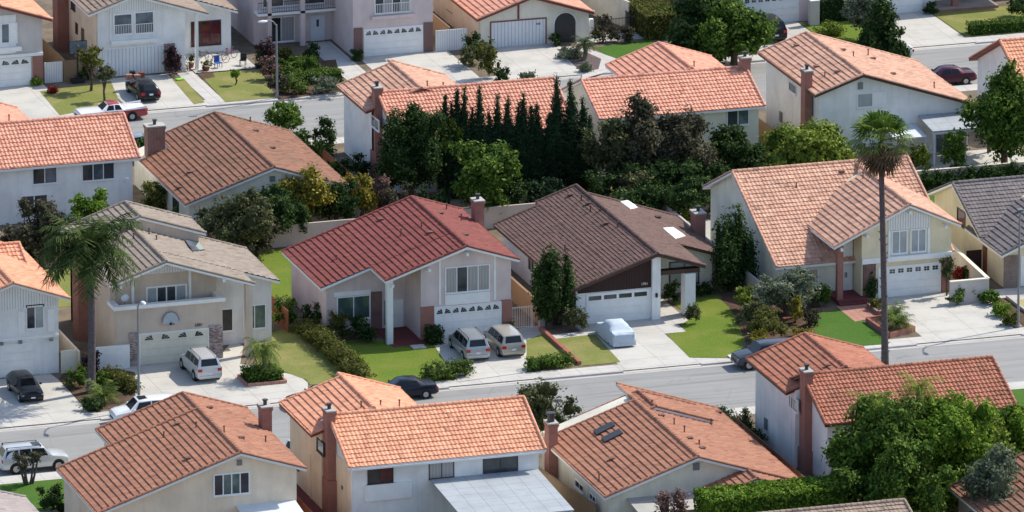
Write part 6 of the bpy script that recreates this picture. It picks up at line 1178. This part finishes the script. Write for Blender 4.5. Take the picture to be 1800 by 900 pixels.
wall_run('gate_post', 'thick grey gate post with white cap left of the dark hedge at the top', [(44.1, 58.0), (44.9, 58.0)], 2.1, .6, 'st_grey', 'white', 'post'); wall_run('gate_post', 'white gate post right of the dark hedge at the top', [(48.0, 58.6), (48.7, 58.6)], 1.9, .5, 'white', 'white', 'post')
wall_run('side_fence', 'light wooden fence between the white two storey house and the slim chimney', [(-16.4, -53), (-15.6, -60.5), (-14.9, -66)], 1.7, .08, 'woody', 'wood', 'fence'); wall_run('side_fence', 'brown fence between beige house and white two storey house', [(-33.6, -50), (-33.6, -66)], 1.5, .08, 'redwood', None, 'fence'); wall_run('side_fence', 'dark side fence between the pale orange roof and the white side wall', [(1.0, -49), (1.0, -66)], 1.6, .08, 'redwood', None, 'fence')
wall_run('side_fence', 'wooden fence between the cream house and the pinkish gable house', [(28.6, 18), (28.6, 32)], 1.7, .08, 'woody', None, 'fence'); wall_run('side_fence', 'fence between the brown single storey house and the white cypress house', [(-6.6, 10), (-6.6, 30)], 1.6, .08, 'redwood', None, 'fence'); wall_run('side_fence', 'dark fence and gate beside the yellow wall', [(31.0, -14.9), (32.2, -14.9)], 1.8, .08, 'bd_brown', None, 'gate')
# basketball hoops
H = root('basketball_stand', 'black portable basketball stand beside the far white gate', 'basketball stand', (-18.2, 58.6, 0)); part(H, 'base', 'trimblk', (-18.7, -17.7, 58.3, 59.1, .0, .3)); mb = MB(); mb.tube((-18.2, 58.7, .2), (-18.2, 58.6, 2.9), .07, n=8); obj('pole', mb, M_['trimblk'], H); part(H, 'backboard', 'glassb', (-18.9, -17.5, 58.35, 58.42, 2.5, 3.5)); part(H, 'board_frame', 'trimblk', (-18.95, -17.45, 58.42, 58.46, 2.42, 3.55)); mb = MB(); 
for k in range(12): a, b = k*.5236, (k+1)*.5236; mb.tube((-18.2+.23*math.cos(a), 58.1+.23*math.sin(a), 2.75), (-18.2+.23*math.cos(b), 58.1+.23*math.sin(b), 2.75), .02, n=5)
obj('rim', mb, M_['fas_red'], H)
H = root('basketball_backboard', 'round topped white basketball board on the balcony front above the garage', 'basketball hoop', (-32.05, -19.3, 3.3)); mb = MB(); pts = [(-32.65, -19.3, 3.0), (-31.45, -19.3, 3.0)]+[(-32.05+.6*math.cos(t), -19.3, 3.2+.68*math.sin(t)) for t in np.linspace(0.05, PI-.05, 10)]; mb.prism(pts, (0, .06, 0)); obj('board', mb, M_['board'], H); mb = MB()
for t in np.linspace(0, PI, 11)[:-1]: mb.tube((-32.05+.62*math.cos(t), -19.32, 3.2+.7*math.sin(t)), (-32.05+.62*math.cos(t+.314), -19.32, 3.2+.7*math.sin(t+.314)), .035, n=5)
obj('board_edge', mb, M_['galv'], H); mb = MB()
for k in range(12): a, b = k*.5236, (k+1)*.5236; mb.tube((-32.05+.2*math.cos(a), -19.58+.2*math.sin(a), 3.05), (-32.05+.2*math.cos(b), -19.58+.2*math.sin(b), 3.05), .02, n=5)
obj('rim', mb, M_['iron'], H); part(H, 'bracket', 'iron', (-32.1, -32.0, -19.4, -19.1, 2.95, 3.1))
H = root('satellite_dish', 'small white satellite dish at the left end of the balcony', 'satellite dish', (-35.2, -18.3, 4.35)); mb = MB(); mb.ball((-35.2, -18.3, 4.95), .3, 12, 6, sq=(1, .3, 1)); obj('dish', mb, M_['alum'], H, smooth=60); mb = MB(); mb.tube((-35.2, -18.2, 3.0), (-35.2, -18.2, 4.9), .03, n=6); obj('mast', mb, M_['galv'], H)
# porch clutter at the far white house
def bicycle(label, x, y, z, rz, m):
    H = root('bicycle', label, 'bicycle', (x, y, z), None, rz, local=True)
    for dx in (-.52, .52):
        mb = MB()
        for k in range(16): a, b = k*PI/8, (k+1)*PI/8; mb.tube((dx+.32*math.cos(a), 0, .34+.32*math.sin(a)), (dx+.32*math.cos(b), 0, .34+.32*math.sin(b)), .022, n=5)
        obj('wheel', mb, M_['tyre'], H)
    mb = MB(); 
    for a, b in (((-.52, 0, .34), (-.1, 0, .34)), ((-.1, 0, .34), (-.25, 0, .85)), ((-.52, 0, .34), (-.22, 0, .78)), ((-.1, 0, .34), (.36, 0, .78)), ((-.22, 0, .78), (.34, 0, .84)), ((.33, 0, .95), (.52, 0, .34))): mb.tube(a, b, .02, n=6)
    obj('frame', mb, m, H); mb = MB(); mb.tube((.33, -.28, .98), (.33, .28, .98), .018, n=6); obj('handlebar', mb, M_['galv'], H); mb = MB(); mb.box(-.38, -.14, -.06, .06, .86, .92); obj('saddle', mb, M_['tyre'], H, bevel=.02)
bicycle('blue bicycle leaning among the porch clutter at the far white house', -5.7, 60.6, .08, .2, P_['silver2']); bicycle('dark bicycle left on the porch left of the blue one', -6.9, 61.6, .08, -.3, P_['black']); bicycle('red bicycle on the porch under the dark red window', -4.6, 61.8, .08, .4, P_['red'])
def chair(label, x, y, z, rz, mat, kind='patio_chair'):
    H = root(kind, label, 'chair', (x, y, z), None, rz, local=True)
    for a in (-.22, .22):
        for b in (-.2, .2): part(H, 'leg', mat, (a-.02, a+.02, b-.02, b+.02, 0, .42))
    part(H, 'seat', mat, (-.26, .26, -.25, .25, .42, .46)); part(H, 'backrest', mat, (-.26, .26, .22, .26, .46, .95))
M_['bluep'] = plain('blue_plastic', (.03,.09,.35), .5)
chair('blue plastic chair on the far porch', -6.2, 59.4, .08, .3, 'bluep'); chair('dark metal chair at the right end of the far porch', -4.1, 59.5, .08, -.5, 'iron')
def pot(label, x, y, z, r, h, m, pm='redwood'):
    H = root('potted_plant', label, 'potted plant', (x, y, z)); mb = MB(); mb.tube((x, y, z), (x, y, z+.35), r*.6, r*.85, 12); obj('pot', mb, M_[pm], H, smooth=40); fol_obj('foliage', [(x, y, z+.35+h*.5, r, r, h*.5), (x+.1, y, z+.35+h*.7, r*.7, r*.7, h*.4)], m, H, 70, .07)
pot('potted bush at the foot of the far porch post', -7.4, 58.9, .0, .4, .6, 'olive'); pot('potted shrub at the right end of the far porch', -3.0, 58.6, .0, .45, 1.2, 'olive', 'trimblk'); pot('dark potted plant at the left of the far porch steps', -8.3, 60.2, .08, .35, .7, 'deep')
mb = MB(); mb.tube((-9.0, 58.4, .02), (-9.0, 62.5, 1.2), .03, n=6); mb.tube((-9.0, 58.4, 0), (-9.0, 58.4, .9), .03, n=6); mb.tube((-9.0, 61.5, 0), (-9.0, 61.5, 1.6), .03, n=6); mb.tube((-9.0, 58.4, .9), (-9.0, 61.5, 1.6), .035, n=6); solo('handrail', mb, M_['white'], 'white handrail beside the far porch steps', 'handrail')
for i, (x0, y, lab, m) in enumerate(((-15.6, -12.6, 'pale stepping stone at the pink paving edge before the white porch post', 'walkc'),)):
    mb = MB(); mb.box(-14.3, -13.3, -21.4, -20.5, 0, .12); solo('stone_step', mb, M_[m], lab, 'step')
mb = MB(); mb.box(7.0, 7.5, -30.4, -29.8, 0, .12); solo('meter_box', mb, M_['white'], 'white utility box lid at the kerb end of the green lawn', 'utility box', bevel=.02)
mb = MB(); mb.prism([(33.5, 62, 2.3), (38.6, 62, 2.3), (38.6, 66, 2.9), (33.5, 66, 2.9)], (0, 0, .08)); 
H = root('canopy', 'pale blue canopy roof behind the hedge at the top edge', 'canopy', (36, 64, 0)); mb2 = MB(); mb2.prism([(33.0, 63, 2.5), (37.4, 63, 2.5), (37.4, 66, 2.8), (33.0, 66, 2.8)], (0, 0, .08)); obj('cover', mb2, M_['alum'], H)
for x in (33.1, 37.3):
    for y, z in ((63.1, 2.5), (65.9, 2.8)): part(H, 'post', 'alum', (x-.05, x+.05, y-.05, y+.05, 0, z))
H = root('garden_bench', 'small dark bench among the mixed bed shrubs', 'bench', (14.1, -23.2, 0)); part(H, 'seat', 'redwood', (13.6, 14.6, -23.4, -23.0, .40, .45)); part(H, 'leg', 'redwood', (13.65, 13.72, -23.4, -23.0, 0, .4)); part(H, 'leg', 'redwood', (14.48, 14.55, -23.4, -23.0, 0, .4))
H = root('bin', 'dark wheeled bin beside the top left white gate', 'bin', (-19.6, 60.6, 0)); part(H, 'tub', 'trimblk', (-20.2, -19.5, 60.2, 60.9, .05, 1.1)); part(H, 'lid', 'trimblk', (-20.25, -19.45, 60.15, 60.95, 1.1, 1.18))
mb = MB(); mb.prism([(-10.4, 56.6, .05), (-9.9, 56.7, .05), (-9.8, 57.1, .05), (-10.5, 57.0, .05)], (0, 0, .08)); solo('toy_mat', mb, plain('lime_plastic', (.25, .65, .08), .6), 'lime green plastic sheet on the narrow grass strip', 'plastic sheet')

for x, y, lab in ((-8.0, -36.2, 'round iron manhole cover in the near street below the minivans'), (22.0, -36.6, 'round iron manhole cover in the near street right of the tall palm'), (-6.0, 42.0, 'round iron manhole cover in the far street')):
    mb = MB(); mb.tube((x, y, -.131), (x, y, -.118), .36, .36, 20); solo('manhole_cover', mb, M_['iron'], lab, 'manhole cover')
